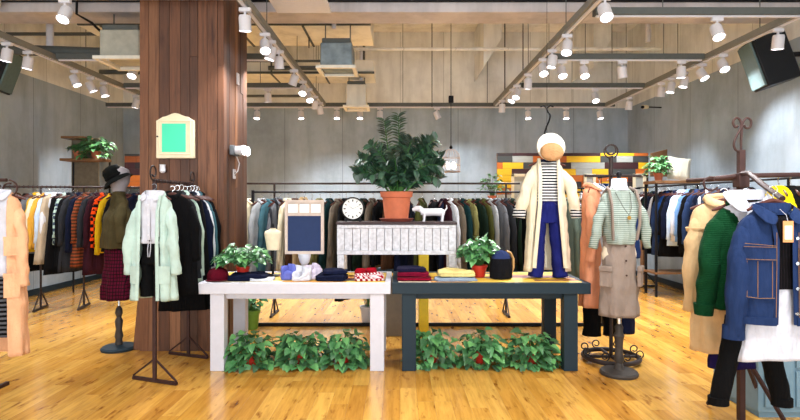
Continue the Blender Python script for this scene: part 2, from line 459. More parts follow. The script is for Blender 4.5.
def pipe(label, pts, r, mat, cat='pipe', name='ceiling_pipe', group=None):
    c = Vector(pts[0]); o = MB().tube([Vector(p) - c for p in pts], r, 12).build(name, mat, loc=c)
    return tag(o, label, cat, group)
pipe('long thin cream pipe crossing under the ceiling above the plants', [(PX(350, 9), 9, PZ(49, 9)), (PX(660, 9), 9, PZ(49, 9))], .03, M_UPPER)
pipe('short white vertical pipe dropping from ceiling right of centre', [(PX(648, 8.7), 8.7, 4.98), (PX(648, 8.7), 8.7, PZ(42, 8.7))], .045, M_LAMP)
pipe('white vertical pipe above the mottled grey box', [(PX(334, 6.9), 6.9, 4.98), (PX(334, 6.9), 6.9, 3.76)], .03, M_LAMP)
pipe('white vertical pipe above the cream hanging box', [(PX(361, 9.2), 9.2, 4.98), (PX(361, 9.2), 9.2, 3.62)], .03, M_LAMP)
pipe('short white vertical pipe near the left track', [(PX(50, 6.9), 6.9, 4.98), (PX(50, 6.9), 6.9, PZ(49, 6.9))], .045, M_LAMP)
pipe('grey conduit crossing between column and mottled box', [(PX(246, 7.0), 8.2, PZ(68, 8.2)), (PX(350, 8.2), 8.2, PZ(68, 8.2))], .035, M_TRACKD)
pipe('dark round duct crossing the ceiling left of the column', [(XL + .02, 6.85, PZ(48, 6.85)), (PX(104, 6.85), 6.85, PZ(53, 6.85))], .07, M_TRACKD)
pipe('black cable looping beside the beige ceiling box', [(PX(86, 6.2), 6.04, 4.2), (PX(87, 6.2), 6.0, PZ(14, 6.0)), (PX(92, 6.0), 6.0, PZ(23, 6.0)), (PX(99, 6.1), 6.05, PZ(29, 6.1)), (PX(100, 6.1), 6.25, PZ(36, 6.2))], .014, M_BLACK)

for y_, px0, px1, D_, r0, lb in ((34, 0, 98, 7.6, .025, 'thin grey conduit under the ceiling at far left'), (61, 246, 326, 8.0, .02, 'upper thin conduit right of the column'), (96, 246, 312, 9.6, .025, 'lower thin conduit right of the column'), (72, 100, 139, 8.6, .04, 'thick grey conduit below the beige box left of column')):
    pipe(lb, [(PX(px0, D_), D_, PZ(y_, D_)), (PX(px1, D_), D_, PZ(y_, D_))], r0, M_TRACKD)
for px0, D_, y0_, y1_, lb in ((432, 9.9, 30, 107, 'thin dark rod hanging just left of the birdcage lamp'), (505, 9.8, 30, 106, 'thin dark rod left of the right table track end'), (523, 8.2, 26, 88, 'thin dark rod behind the right table track'), (309, 7.4, 0, 48, 'thin dark rod through the near duct')):
    pipe(lb, [(PX(px0, D_), D_, 4.99), (PX(px0, D_), D_, PZ(y1_, D_))], .008, M_BLACK, 'rod', 'suspension_rod')

def duct(label, x0, x1, y0, y1, z0, z1):
    root = thing('air_duct', label, 'duct', ((x0 + x1) / 2, (y0 + y1) / 2, z0)); L = (x1 - x0) / 2; D = (y1 - y0) / 2; H = z1 - z0
    MB().bb(-L, L, -D, D, 0, H).build('duct_casing', M_DUCT, root, bevel=.01)
    m = MB(); k = int(2 * L / .9)
    for i in range(k):
        xx = -L + .3 + i * .9; m.bb(xx - .015, xx + .015, -D - .01, D + .01, -.012, H + .01)
    m.bb(-L, L + .01, -D - .03, -D, .0, .035)
    m.build('duct_flange', M_TRACKD, root)
    s = MB()
    for xx in (-L + .4, L - .2): s.tube([(xx, 0, H), (xx, 0, ZC - z0)], .012, 8)
    s.build('hanging_rod', M_TRACKD, root)
duct('near cream duct crossing the ceiling behind the mottled grey box', -4.3, PX(372, 7.4), 6.95, 7.85, 3.82, 4.15)
duct('far cream duct crossing the ceiling behind the near duct', -4.3, PX(374, 9), 8.9, 9.6, 3.66, 3.9)
duct('cream duct along the left wall above the left track', -5.7, -4.6, 5.6, 6.0, 3.70, 4.0)

def hung_box(label, px0, px1, py0, py1, D, mat, frame):
    x0, x1 = PX(px0, D), PX(px1, D); z0, z1 = PZ(py1, D), PZ(py0, D); w = (x1 - x0) / 2; h = z1 - z0
    root = thing('ceiling_box', label, 'ceiling unit', ((x0 + x1) / 2, D + w, z0))
    MB().bb(-w, w, -w, w, .03, h).build('casing', mat, root, bevel=.02)
    m = MB()
    for a in ((-w - .05, w + .05, -w - .05, -w), (-w - .05, w + .05, w, w + .05), (-w - .05, -w, -w, w), (w, w + .05, -w, w)): m.bb(a[0], a[1], a[2], a[3], -.01, .03)
    m.build('bottom_frame', frame, root, bevel=.004)
    m = MB(); m.bb(-w + .02, w - .02, -w + .02, w - .02, h, h + .06); m.build('lid', M_TRACKD, root, bevel=.01)
    s = MB()
    for sx in (-w * .8, w * .8): s.tube([(sx, 0, h + .05), (sx, 0, ZC - z0)], .008, 8)
    s.build('hanging_rod', M_TRACKD, root)
hung_box('mottled blue grey box hanging from ceiling right of column', 320, 352, 42, 68, 6.7, plain('mottled_grey', S(128, 144, 152), .6, var=.45, scale=7), M_DUCT)
hung_box('cream square box hanging near back wall above clock', 346, 366, 84, 107, 9.0, M_DUCT, M_DUCT)
hung_box('large beige box hanging from ceiling left of the column', 99, 139, 29, 59, 5.95, plain('mottled_beige', S(176, 174, 160), .6, var=.2, scale=9), M_DUCT)
r_ = thing('ceiling_panel', 'cream framed panel hanging at top left of centre', 'ceiling panel', (PX(298, 5.4), 5.4, 3.55))
MB().bb(-.3, .3, -.15, .35, .0, .03).build('panel_plate', M_LAMP, r_, bevel=.004)
m = MB(); [m.tube([(s, .1, .03), (s, .1, ZC - 3.55)], .006, 6) for s in (-.2, .2)]; m.build('hanging_rod', M_TRACKD, r_)

# ------------------------------------------------------------------ track spotlights
def make_spot(tilt, az):
    root = bpy.data.objects.new('track_spotlight', None); COL.objects.link(root); root['category'] = 'spotlight'
    MB().bb(-.055, .055, -.02, .02, -.05, -.012).build('track_adapter', M_LAMP, root, bevel=.004)
    MB().tube([(0, 0, -.05), (0, 0, -.1)], .012, 8).build('stem', M_LAMP, root)
    rot = Matrix.Rotation(az, 3, 'Z') @ Matrix.Rotation(tilt, 3, 'X'); c = Vector((0, 0, -.155))
    body = MB().lathe([(.03, .075), (.05, .07), (.056, .05), (.056, -.05), (.06, -.075), (.052, -.075), (.05, -.055)], 20, c, M=rot).build('lamp_head', M_LAMP, root)
    MB().lathe([(.001, -.056), (.049, -.056), (.049, -.0615), (.001, -.0615)], 20, c, M=rot).build('lens', M_LENS, body)
    l = bpy.data.objects.new('beam', SPOT_D); COL.objects.link(l); l.parent = root
    l.location = c + rot @ Vector((0, 0, -.085)); l.rotation_euler = rot.to_euler()
    return root
PROTO = {}
FIRST = {}
def spot(px, tr, label, tilt=20, az=0.0, D=None, zoff=0.0):
    if D is None: D = tr * FPX / (px - CX); X = tr
    else: X = PX(px, D)
    k = (tilt, az)
    if k not in PROTO: o = PROTO[k] = make_spot(R(tilt), R(az))
    else: o = copy_tree(PROTO[k])
    o.location = (X, D, ZT + zoff)
    tag(o, label, 'spotlight', 'white track spotlights')
# tilt>0 about X turns the beam towards -Y / +Y ; az spins it
for px, n, tl, az in ((7, 'nearest', 10, 90), (28, 'second nearest', 10, 90), (75, 'third nearest', 25, -90), (91, 'fourth nearest', 25, -60), (104, 'fifth nearest', 15, -90), (136, 'farthest visible', 15, 90)):
    spot(px, XTL, f'{n} white spotlight on the track along the left wall', tl, az)
for px, n, tl, az in ((245, 'nearest', 10, 0), (265, 'second nearest', -32, 20), (271, 'third nearest', 15, 90), (279, 'fourth nearest', 15, 0), (294, 'fifth nearest', 25, 60), (303, 'sixth nearest', -35, 0), (309, 'seventh nearest', -35, 30), (315, 'eighth nearest', 25, 0), (320, 'farthest', 20, -30)):
    spot(px, XCL, f'{n} white spotlight on the track right of the column', tl, az)
for px, n, tl, az in ((605, 'nearest', -32, 0), (567, 'second nearest', -25, -30), (552, 'third nearest', 10, 90), (543, 'fourth nearest', -30, 0), (528, 'fifth nearest', 10, 0), (517, 'sixth nearest', -30, -40), (513, 'seventh nearest', -30, -60), (502, 'farthest', 15, 0)):
    spot(px, XCR, f'{n} white spotlight on the track above the right table', tl, az)
for px, n, tl, az in ((778, 'nearest', 8, 0), (723, 'second nearest', -32, 0), (702, 'third nearest', -30, 30), (684, 'fourth nearest', 12, 90), (671, 'fifth nearest', 12, 90), (661, 'sixth nearest', 12, 0), (629, 'farthest', 12, 0)):
    spot(px, XTR, f'{n} white spotlight on the track along the right wall', tl, az)
for px, n, tl, az in ((257, 'first', -15, 0), (301, 'second', -12, 30), (337, 'third', -15, 0), (360, 'fourth', -15, 0), (380, 'fifth', -12, 0), (437, 'sixth', 28, -70), (528, 'seventh', -15, 0), (566, 'eighth', -12, 0), (600, 'ninth', -12, 30)):
    spot(px, None, f'{n} visible white spotlight from the left on the back cross track', tl, az, D=10.02)
def added_spot(X, D, label, tilt, az, zoff=0.0):  # extra track spots outside the view, added to brighten the foreground
    k = (tilt, az)
    if k not in PROTO: o = PROTO[k] = make_spot(R(tilt), R(az))
    else: o = copy_tree(PROTO[k])
    o.location = (X, D, ZT + zoff); tag(o, label, 'spotlight', 'white track spotlights')
for X, D, tl, az, lab in ((XTL, 2.4, 28, 0, 'left wall track'), (XCL, 2.1, 36, 20, 'column side track'), (XCR, 2.2, 36, 0, 'right table track'), (XCR, 3.0, 36, 15, 'right table track'),
                          (XTR, 1.7, 36, 40, 'right wall track'), (XCR, 1.6, 30, -40, 'right table track')):
    added_spot(X, D, f'added unseen spotlight {D} metres from the viewer on the {lab}', tl, az)
spot(65, None, 'bright spotlight on the nearest left cross track near the top edge', -30, 0, D=YA, zoff=.12)
spot(717, None, 'bright spotlight on the nearest right cross track', -28, 0, D=5.15)
spot(133, None, 'bright spotlight on the middle cross track left of column', -30, 0, D=6.73)
spot(257, None, 'spotlight on the middle cross track just right of column', 10, 0, D=6.73) if False else None
spot(268, None, 'spotlight on the second farthest cross track right of column', 10, 0, D=8.37)
spot(562, None, 'left bright spotlight on the middle right cross track', -30, 0, D=6.73)
spot(584, None, 'centre bright spotlight on the middle right cross track', -30, 0, D=6.73)
spot(622, None, 'right spotlight on the middle right cross track', 18, -40, D=6.73)
spot(681, None, 'spotlight at right end of the middle right cross track', 5, 0, D=6.73)
spot(595, None, 'bright spotlight on the second farthest right cross track', -30, 0, D=8.37)

# ------------------------------------------------------------------ speakers, security camera
def speaker(label, loc, rz, tilt, s=1.0):
    root = thing('wall_speaker', label, 'speaker', loc, rz)
    M = Matrix.Rotation(tilt, 3, 'X')
    def tr(mm): mm.v = [tuple(M @ Vector(v)) for v in mm.v]; return mm
    w, h = .21 * s, .30 * s
    o = [(-w, -.2 * s), (w, -.2 * s), (w * .62, .2 * s), (-w * .62, .2 * s)]
    m = MB(); vs = [(x, y, z) for z in (-h, h) for x, y in o]
    m.add(vs, [(0, 3, 2, 1), (4, 5, 6, 7), (0, 1, 5, 4), (1, 2, 6, 5), (2, 3, 7, 6), (3, 0, 4, 7)])
    tr(m).build('cabinet', plain('speaker_black', S(26, 28, 32), .5), root, bevel=.015)
    tr(MB().bb(-w * .9, w * .9, -.225 * s, -.2 * s, -h * .93, h * .93)).build('front_grille', plain('speaker_grille', S(96, 118, 120), .6), root, bevel=.008)
    b = MB(); b.tube([tuple(M @ Vector((0, .2 * s, 0))), tuple(M @ Vector((0, .2 * s, 0)) + Vector((0, .16, 0)))], .03, 10); b.bb(-.06, .06, .34 * s, .37 * s, -.1, .1)
    b.build('wall_bracket', M_BLACK, root)
speaker('black speaker on bracket high on the right wall', (XR - .42, 6.05, PZ(62, 6.1)), R(-104), R(18), .95)
speaker('black speaker cut by the left edge of the view', (XL + .3, 7.0, PZ(66, 6.9)), R(104), R(18), .95)
r_ = thing('security_camera', 'small beige security camera at the right corner of the back wall', 'security camera', (PX(647, 9.3), 9.3, PZ(107, 9.3)))
MB().tube([(0, 0, 0), (-.12, -.1, -.02)], .035, 12).build('camera_body', M_CREAM, r_)
MB().tube([(-.12, -.1, -.02), (-.135, -.113, -.023)], .028, 12).build('camera_lens', M_BLACK, r_)
MB().tube([(0, 0, 0), (.28, .05, .0)], .012, 8).build('mounting_arm', M_BLACK, r_)

# ------------------------------------------------------------------ things on the column
YC = CY0 - .008
r_ = thing('framed_mirror', 'cream arched wooden frame with plain mint green panel on the column', 'picture frame', (PX(176.5, YC), YC, PZ(137, YC)))
def archo(w, zb, zt, rise):
    pts = [(-w, zb), (w, zb), (w, zt)]
    for i in range(1, 12):
        a = i / 12; x = w - 2 * w * a
        sh = .45 + .55 * math.exp(-((x / w) / .45) ** 2 * 1.2) if abs(x) < w * .72 else .22
        pts.append((x, zt + rise * sh))
    pts.append((-w, zt)); return pts
M_MINT = plain('mint_panel', S(72, 222, 176), .6, var=.0, bstr=0)
MB().prism(archo(.185, -.21, .155, .075), -.035, 0).build('frame', M_CREAM, r_, bevel=.006)
m = MB()
for a in ((-.155, .155, -.175, -.163), (-.155, .155, .147, .159), (-.155, -.143, -.163, .147), (.143, .155, -.163, .147)): m.bb(a[0], a[1], -.043, -.034, a[2], a[3])
m.build('moulding', M_CREAM, r_, bevel=.003)
MB().bb(-.125, .105, -.040, -.034, -.15, .125).build('mint_panel', M_MINT, r_)
MB().lathe([(.001, 0), (.008, .002), (.008, .012), (.001, .014)], 10, (-.168, -.035, 0), M=Matrix.Rotation(R(90), 3, 'X')).build('knob', M_BRONZE, r_)
r_ = thing('wall_sensor', 'small glass and metal sensor on column below the mint frame', 'sensor', (PX(164, YC), YC, PZ(171, YC)))
MB().bb(-.03, .03, -.03, 0, -.015, .015).build('base', M_BRONZE, r_, bevel=.003)
MB().lathe([(.014, -.02), (.028, -.005), (.026, .05), (.03, .06)], 14, (0, -.03, 0)).build('glass_bulb', M_LAMP, r_)
# emergency light on the right face
XF = CX1 + .008
r_ = thing('emergency_light', 'glowing white emergency lamp with cable on the column side', 'emergency light', (XF, 5.35, PZ(151, 5.35)))
MB().bb(0, .05, -.12, .12, -.05, .05).build('housing', plain('lamp_grey', S(100, 104, 108), .5), r_, bevel=.01)
for s in (-.06, .06):
    h = MB().tube([(.05, s, 0), (.14, s - .02, .0)], [.04, .05], 16).build('lamp_head', M_LAMP, r_)
    MB().tube([(.141, s - .02, 0), (.146, s - .021, 0)], .046, 16).build('lens', M_LENS, h)
pl = bpy.data.lights.new('emergency_glow', 'SPOT'); pl.energy = 25; pl.spot_size = R(120); pl.shadow_soft_size = .04
lo = bpy.data.objects.new('emergency_glow', pl); COL.objects.link(lo); lo.parent = r_; lo.location = (.17, -.02, 0); lo.rotation_euler = (0, R(-90), 0)
MB().tube([(.02, .06, -.05), (.03, .12, -.12), (.02, .1, -.2), (.01, .02, -.24), (.005, .0, -.28)], .006, 8).build('cable', M_LAMP, r_)
r_ = thing('wall_plate', 'white socket plate on column side below emergency lamp', 'socket', (XF, 5.38, PZ(174, 5.38)))
MB().bb(0, .012, -.035, .035, -.05, .05).build('cover', M_LAMP, r_, bevel=.003)
MB().bb(.012, .016, -.012, .012, -.02, .02).build('socket', M_BLACK, r_)
r_ = thing('wall_plate', 'white switch plate high on the column side', 'switch', (XF, 5.5, PZ(79, 5.5)))
MB().bb(0, .012, -.035, .035, -.06, .06).build('cover', M_LAMP, r_, bevel=.003)
MB().bb(.012, .018, -.015, .015, -.03, .03).build('switch', M_LAMP, r_)

# ------------------------------------------------------------------ tables
def table(label, x0, x1, y0, y1, H, mat, legs):
    root = thing('display_table', label, 'table', ((x0 + x1) / 2, (y0 + y1) / 2, 0)); w = (x1 - x0) / 2; d = (y1 - y0) / 2
    m = MB()
    m.bb(-w, w, -d, -d + .05, H - .095, H); m.bb(-w, w, d - .05, d, H - .095, H)
    m.bb(-w, -w + .05, -d + .05, d - .05, H - .095, H); m.bb(w - .05, w, -d + .05, d - .05, H - .095, H)
    m.build('frame', mat, root, bevel=.004)
    random.seed(int(x0 * 100) % 97); p = MB(); y = -d + .052
    while y < d - .07:
        x = -w + .052
        while x < w - .06:
            L = min(random.uniform(.25, .7), w - .052 - x)
            p.bb(x + .001, x + L - .001, y + .001, y + .086, H - .03, H - .001); x += L
        y += .088
    p.build('planks', M_TOPPLANK, root, smooth=0)
    a = MB(); a.bb(-w + .12, w - .12, -d + .08, -d + .11, H - .15, H - .095); a.bb(-w + .12, w - .12, d - .11, d - .08, H - .15, H - .095)
    a.build('apron', mat, root, bevel=.003)
    for lx in legs:
        for sy in (-1, 1):
            yy = sy * (d - .07); xx = lx - (x0 + x1) / 2
            MB().bb(xx - .06, xx + .06, yy - .05, yy + .05, 0, H - .095).build('leg', mat, root, bevel=.004)
    return root
TY0, TY1, TH = 4.46, 5.22, .763
table('white painted table with plank top on the left, beside the column', PX(197, TY0), PX(390.5, TY0), TY0, TY1, TH, M_WHITE, (PX(217, TY0 + .02), PX(377, TY0 + .02)))
table('dark slate painted table with plank top on the right', PX(392, TY0), PX(591, TY0), TY0, TY1, TH, M_SLATE, (PX(409, TY0 + .02), PX(571, TY0 + .02)))

# ------------------------------------------------------------------ plants
def leaf(mb, base, d, up, L, Wd, curl=.25, mi=0, heart=True):
    d = d.normalized(); side = d.cross(up)
    if side.length < 1e-3: side = Vector((1, 0, 0))
    side.normalize(); n = side.cross(d).normalized()
    ss = (0, .14, .38, .68, 1.0); ws = (.12, .46, .5, .3, .0) if heart else (.04, .36, .5, .34, .0)
    vs = []
    for s, w in zip(ss, ws):
        c = base + d * (L * s) - n * (L * curl * s * s)
        if heart and s == 0: ctr = c
        vs += [c - side * Wd * w + n * Wd * w * .35 - (d * L * .06 if heart and s == .14 else Vector()), c, c + side * Wd * w + n * Wd * w * .35 - (d * L * .06 if heart and s == .14 else Vector())]
    fs = []
    for i in range(4):
        a = i * 3; fs += [(a, a + 1, a + 4, a + 3), (a + 1, a + 2, a + 5, a + 4)]
    mb.add(vs, fs, mi)
def pothos(seed, rad, hgt, n, leafL=.085, trail=0.0, z0=.13, rx=1.0, front=0.5):
    rnd = random.Random(seed); m = MB(); st = MB(); n = int(n * 1.3); leafL *= .9
    for i in range(n):
        a = rnd.uniform(0, 2 * pi); e = rnd.random() ** .7
        if i % 3 == 0: a = -pi / 2 + rnd.uniform(-1.2, 1.2)
        r = rad * (.25 + .75 * e) * rnd.uniform(.75, 1.05)
        top = z0 + hgt * (1 - .62 * e * e) * rnd.uniform(.5, 1.0) - trail * (.4 + e) * rnd.random() ** 1.3
        p = Vector((cos(a) * r * rx, sin(a) * r * .85, max(.035, top)))
        out = Vector((cos(a), sin(a), 0)) * (.5 + e) + Vector((rnd.uniform(-.5, .5), rnd.uniform(-.5, .5), rnd.uniform(-.7, .35)))
        leaf(m, p, out, Vector((rnd.uniform(-.3, .3), rnd.uniform(-.5, .1), 1)), leafL * rnd.uniform(.7, 1.2), leafL * rnd.uniform(.7, .95), rnd.uniform(.1, .45))
        if i % 2 == 0:
            b0 = Vector((cos(a) * .03, sin(a) * .03, z0)); mid = (b0 + p) / 2 + Vector((0, 0, .05))
            st.tube([b0, mid, p], .0025, 5)
    return m, st
def potted(name, label, loc, seed, rad, hgt, n, potmat, pr=.075, ph=.13, leafL=.085, cat='plant', group=None, trail=0.0, rx=1.0):
    root = thing(name, label, cat, loc, 0, group)
    MB().lathe([(.001, 0), (pr * .72, 0), (pr * .95, ph * .82), (pr * 1.05, ph * .83), (pr * 1.08, ph), (pr * .95, ph), (pr * .9, ph * .85), (.001, ph * .85)], 24).build('pot', potmat, root)
    MB().lathe([(.001, ph * .84), (pr * .9, ph * .86), (.001, ph * .9)], 16).build('soil', M_SOIL, root)
    m, st = pothos(seed, rad, hgt, n, leafL, trail, ph, rx)
    m.build('foliage', M_POTHOS, root, smooth=180); st.build('stem', M_STEM, root)
    return root
uG = 'pothos plants under the tables'
for px, py, seed, pr_, lab in (
    (251, 371, 11, .25, 'leafy green potted pothos nearest the left leg under the white table'),
    (300, 371, 12, .22, 'leafy green potted pothos in the middle under the white table'),
    (344, 369, 13, .22, 'leafy green potted pothos nearest the right leg under the white table'),
    (430, 370, 14, .21, 'green pothos in red pot nearest left leg under the slate table'),
    (481, 371, 15, .23, 'green pothos in red pot in the middle under the slate table'),
    (531, 372, 16, .24, 'green pothos trailing to floor by right leg under the slate table')):
    D = 4.68
    potted('potted_pothos', lab, (PX(px, D), D, 0), seed, pr_, .19, 120, M_REDPOT, group=uG, trail=.34 if px in (251, 531) else .26, rx=1.08, leafL=.095)
potted('potted_pothos', 'bushy pothos in red pot standing on the white table', (PX(243, 4.8), 4.8, TH), 21, .25, .20, 130, M_REDPOT, pr=.06, ph=.10, leafL=.08)
potted('potted_pothos', 'bushy pothos in red pot standing on slate table beside black bag', (PX(479, 4.85), 4.85, TH), 22, .20, .26, 110, M_REDPOT, pr=.075, ph=.11, leafL=.085)
potted('potted_pothos', 'small pothos on the floor behind the white table', (PX(366, 6.0), 6.3, 0), 23, .16, .5, 50, M_LAMP, pr=.09, ph=.2)
potted('potted_pothos', 'small pothos in green pot behind left leg of white table', (PX(252, 6.0), 6.0, 0), 24, .13, .25, 40, plain('green_pot', S(110, 160, 60), .4), pr=.09, ph=.22)
potted('potted_pothos', 'small climbing pothos left of the multicoloured partition', (PX(492, 9.2), 9.2, 1.45), 25, .24, .4, 60, M_TERRA, group=None)

r_ = thing('plant_stand', 'thin black plant stand left of the plank partition', 'plant stand', (PX(492, 9.2), 9.2, 0))
MB().lathe([(.001, 1.42), (.12, 1.42), (.12, 1.45), (.001, 1.45)], 20).build('tray', M_BLACK, r_)
for i in range(3):
    a = i * 2.094; MB().bar((cos(a) * .1, sin(a) * .1, 1.42), (cos(a) * .16, sin(a) * .16, 0), .015, .015).build('leg', M_BLACK, r_)

def zz():
    root = thing('zz_plant', 'large dark green plant in terracotta pot on the slatted desk', 'plant', (PX(396.5, 5.12), 5.12, DESK_Z))
    MB().lathe([(.001, .03), (.115, .03), (.14, .235), (.155, .237), (.162, .29), (.148, .29), (.14, .255), (.001, .255)], 32).build('pot', M_TERRA, root)
    MB().lathe([(.001, 0), (.15, 0), (.17, .028), (.16, .03), (.001, .012)], 32).build('saucer', plain('terra_dark', S(120, 60, 50), .6), root)
    MB().lathe([(.001, .25), (.142, .25), (.001, .27)], 20).build('soil', M_SOIL, root)
    rnd = random.Random(5); m = MB(); st = MB()
    specs = [(-.12, .0, .80), (.02, .05, .86), (.10, -.03, .62), (-.36, -.05, .42), (-.40, 0, .3), (.34, 0, .5), (.40, -.05, .34)]      # tall upright ones: tip x,y,z
    for i in range(40):
        a = rnd.uniform(0, 2 * pi); r = rnd.uniform(.2, .44); specs.append((cos(a) * r + .02, sin(a) * r * .5 - .03, rnd.uniform(.08, .5) + .13))
    for tx, ty, tz in specs:
        b0 = Vector((rnd.uniform(-.07, .07), rnd.uniform(-.07, .07), .25)); tip = Vector((tx, ty, .25 + tz - .06))
        mid = b0 * .45 + tip * .55 + Vector((0, 0, .10 + .12 * (1 - tz)))
        pts = [b0 * (1 - t) ** 2 + mid * 2 * t * (1 - t) + tip * t * t for t in [k / 12 for k in range(13)]]
        st.tube(pts, [.011 - .0007 * k for k in range(13)], 6)
        for k in range(2, 13):
            for q in (0, .5):
                if k == 12 and q: continue
                p = pts[k].lerp(pts[min(k + 1, 12)], q); tan = (pts[min(k + 1, 12)] - pts[k - 1]).normalized()
                side = tan.cross(Vector((0, 1, .3))).normalized()
                for s in (-1, 1):
                    dd = tan * .55 + side * s + Vector((0, rnd.uniform(-.7, .2), rnd.uniform(-.1, .2)))
                    leaf(m, p, dd, Vector((0, -.6, 1)), rnd.uniform(.075, .105), rnd.uniform(.045, .058), .12, heart=False)
    m.build('foliage', M_ZZ, root, smooth=180); st.build('stem', M_STEM, root)

# ------------------------------------------------------------------ slatted desk on the tables
DY0, DY1 = 4.92, 5.2
DESK_Z = PZ(222, DY0)
r_ = thing('slatted_desk', 'small distressed white slatted desk with dark top on the tables', 'desk', (PX(396.5, DY0), (DY0 + DY1) / 2, TH))
wd = (PX(456, DY0) - PX(337, DY0)) / 2; hd = DESK_Z - TH; dd = (DY1 - DY0) / 2
MB().bb(-wd - .01, wd + .01, -dd - .012, dd + .01, hd - .025, hd).build('top_board', M_DARKTOP, r_, bevel=.004)
m = MB(); m.bb(-wd, wd, -dd, dd, hd - .06, hd - .026); m.bb(-wd, wd, -dd, dd, hd - .31, hd - .27)
m.bb(-wd, -wd + .07, -dd, dd, hd - .27, hd - .06); m.bb(wd - .07, wd, -dd, dd, hd - .27, hd - .06)
m.build('frame', M_DISTRESS, r_, bevel=.004)
m = MB(); n = 13
for i in range(n):
    a = -wd + .07 + (2 * wd - .14) * i / n; b_ = -wd + .07 + (2 * wd - .14) * (i + 1) / n
    if i in (3, 9): m.bb(a + .001, b_ - .001, -dd + .002, -dd + .02, hd - .27, hd - .06)
    else: m.bb(a + .002, b_ - .002, -dd + .012, -dd + .03, hd - .27, hd - .06)
m.bb(-wd + .07, wd - .07, dd - .02, dd - .005, hd - .27, hd - .06)
m.build('slats', M_DISTRESS, r_, bevel=.003)
for sx in (-1, 1):
    for sy in (-1, 1):
        MB().bb(sx * (wd - .035) - .033, sx * (wd - .035) + .033, sy * (dd - .03) - .028, sy * (dd - .03) + .028, 0, hd - .31).build('leg', M_DISTRESS, r_, bevel=.006)
zz()

# clock
r_ = thing('desk_clock', 'round black desk clock with white face and numerals', 'clock', (PX(353, 5.0), 5.0, DESK_Z))
RX = Matrix.Rotation(R(90), 3, 'X'); cz = .125
MB().lathe([(.08, -.03), (.108, -.028), (.112, .0), (.112, .03), (.1, .034), (.098, .02), (.098, .018)], 36, (0, 0, cz), M=RX).build('case', M_BLACK, r_)
MB().lathe([(.001, .019), (.099, .019), (.099, .022), (.001, .022)], 36, (0, 0, cz), M=RX).build('dial', plain('dial_white', S(236, 236, 232), .5, var=.02, bstr=0), r_)
m = MB()
for i in range(12):
    a = 2 * pi * i / 12; c = Vector((sin(a) * .078, -.0235, cz + cos(a) * .078))
    m.box(c, (.007 if i % 3 else .011, .002, .02), M=Matrix.Rotation(a, 3, 'Y'))
m.build('numeral_marks', M_BLACK, r_)
m = MB(); m.bar((0, -.026, cz), (-.03, -.026, cz + .022), .008, .002); m.bar((0, -.028, cz), (.06, -.028, cz + .028), .006, .002)
m.build('hands', M_BLACK, r_)
m = MB()
for s in (-1, 1): m.bar((s * .06, 0, cz - .09), (s * .075, 0, 0), .02, .03)
m.build('foot', M_BLACK, r_, bevel=.003)
# dog-shaped figure
r_ = thing('dog_figurine', 'small white dog figurine facing left on the slatted desk', 'figurine', (PX(433, 5.05), 5.05, DESK_Z))
m = MB(); m.tube([(-.12, 0, .085), (-.08, 0, .09), (0, 0, .092), (.08, 0, .09), (.115, 0, .085)], [.022, .038, .036, .038, .024], 14)
m.tube([(-.1, 0, .1), (-.135, 0, .125), (-.165, 0, .125), (-.2, 0, .112)], [.026, .03, .026, .014], 12)
m.build('body', M_LAMP, r_, smooth=60)
for sx in (-.085, .09):
    for sy in (-.022, .022): MB().tube([(sx, sy, .08), (sx, sy, .02), (sx - .006, sy, 0)], [.017, .011, .014], 8).build('leg', M_LAMP, r_, smooth=60)
MB().tube([(.11, 0, .1), (.135, 0, .13), (.13, 0, .16)], [.009, .007, .004], 8).build('tail', M_LAMP, r_, smooth=60)
for sy in (-.022, .022): MB().tube([(-.135, sy, .14), (-.125, sy * 1.4, .12), (-.13, sy * 1.4, .10)], [.008, .014, .006], 8).build('ear', M_LAMP, r_, smooth=60)

# ------------------------------------------------------------------ chalkboard, bust, folded clothes
r_ = thing('menu_board', 'dark navy display board in pale frame on white pedestal', 'sign board', (PX(304.5, 4.9), 4.9, TH)); s9 = 4.9 / FPX
hw = 19.5 * s9; zt, zb = PZ(200, 4.9) - TH, PZ(254, 4.9) - TH
m = MB(); t_ = .028
m.bb(-hw, -hw + t_, -.015, .015, zb, zt); m.bb(hw - t_, hw, -.015, .015, zb, zt); m.bb(-hw + t_, hw - t_, -.015, .015, zt - t_, zt); m.bb(-hw + t_, hw - t_, -.015, .015, zb, zb + t_)
m.bb(-hw + t_, hw - t_, -.012, .012, zt - .15, zt - .13)
m.build('frame', plain('pale_wood', S(206, 188, 176), .6, var=.15), r_, bevel=.003)
MB().bb(-hw + t_, hw - t_, -.004, .01, zb + t_, zt - .15).build('board_face', plain('navy_board', S(34, 52, 92), .6, var=.08), r_)
MB().bb(-hw + t_, hw - t_, -.002, .01, zt - .13, zt - t_).build('backing', plain('pale_wood', S(206, 188, 176)), r_)
for i in (-1, 0, 1): MB().bb(i * .108 - .045, i * .108 + .045, -.008, -.002, zt - .12, zt - .038).build('white_card', plain('card_white', S(240, 240, 236), .6, var=.02, bstr=0), r_)
MB().lathe([(.001, 0), (.075, 0), (.08, .015), (.035, .035), (.022, .05), (.032, .075), (.022, .1), (.045, .13), (.06, zb - .02), (.06, zb)], 20).build('pedestal', plain('pedestal_grey', S(206, 208, 216), .5), r_)
r_ = thing('jewellery_bust', 'small cream neck bust on black stand between plant and board', 'display bust', (PX(273, 4.88), 4.88, TH)); s9 = 4.88 / FPX
zb, zt = PZ(250, 4.88) - TH, PZ(228, 4.88) - TH
prof = [(.055, zb), (.062, zb + .03), (.072, zb + .1), (.082, zb + .15), (.075, zb + .175), (.04, zb + .19), (.024, zt - .005), (.022, zt)]
m = MB().lathe(prof, 24, sy=.55); m.build('bust', plain('bust_cream', S(228, 214, 184), .8), r_, smooth=60)
MB().lathe([(.022, zt), (.026, zt + .006), (.01, zt + .012), (.012, zt + .03), (.003, zt + .045)], 14).build('finial', M_BLACK, r_, smooth=60)
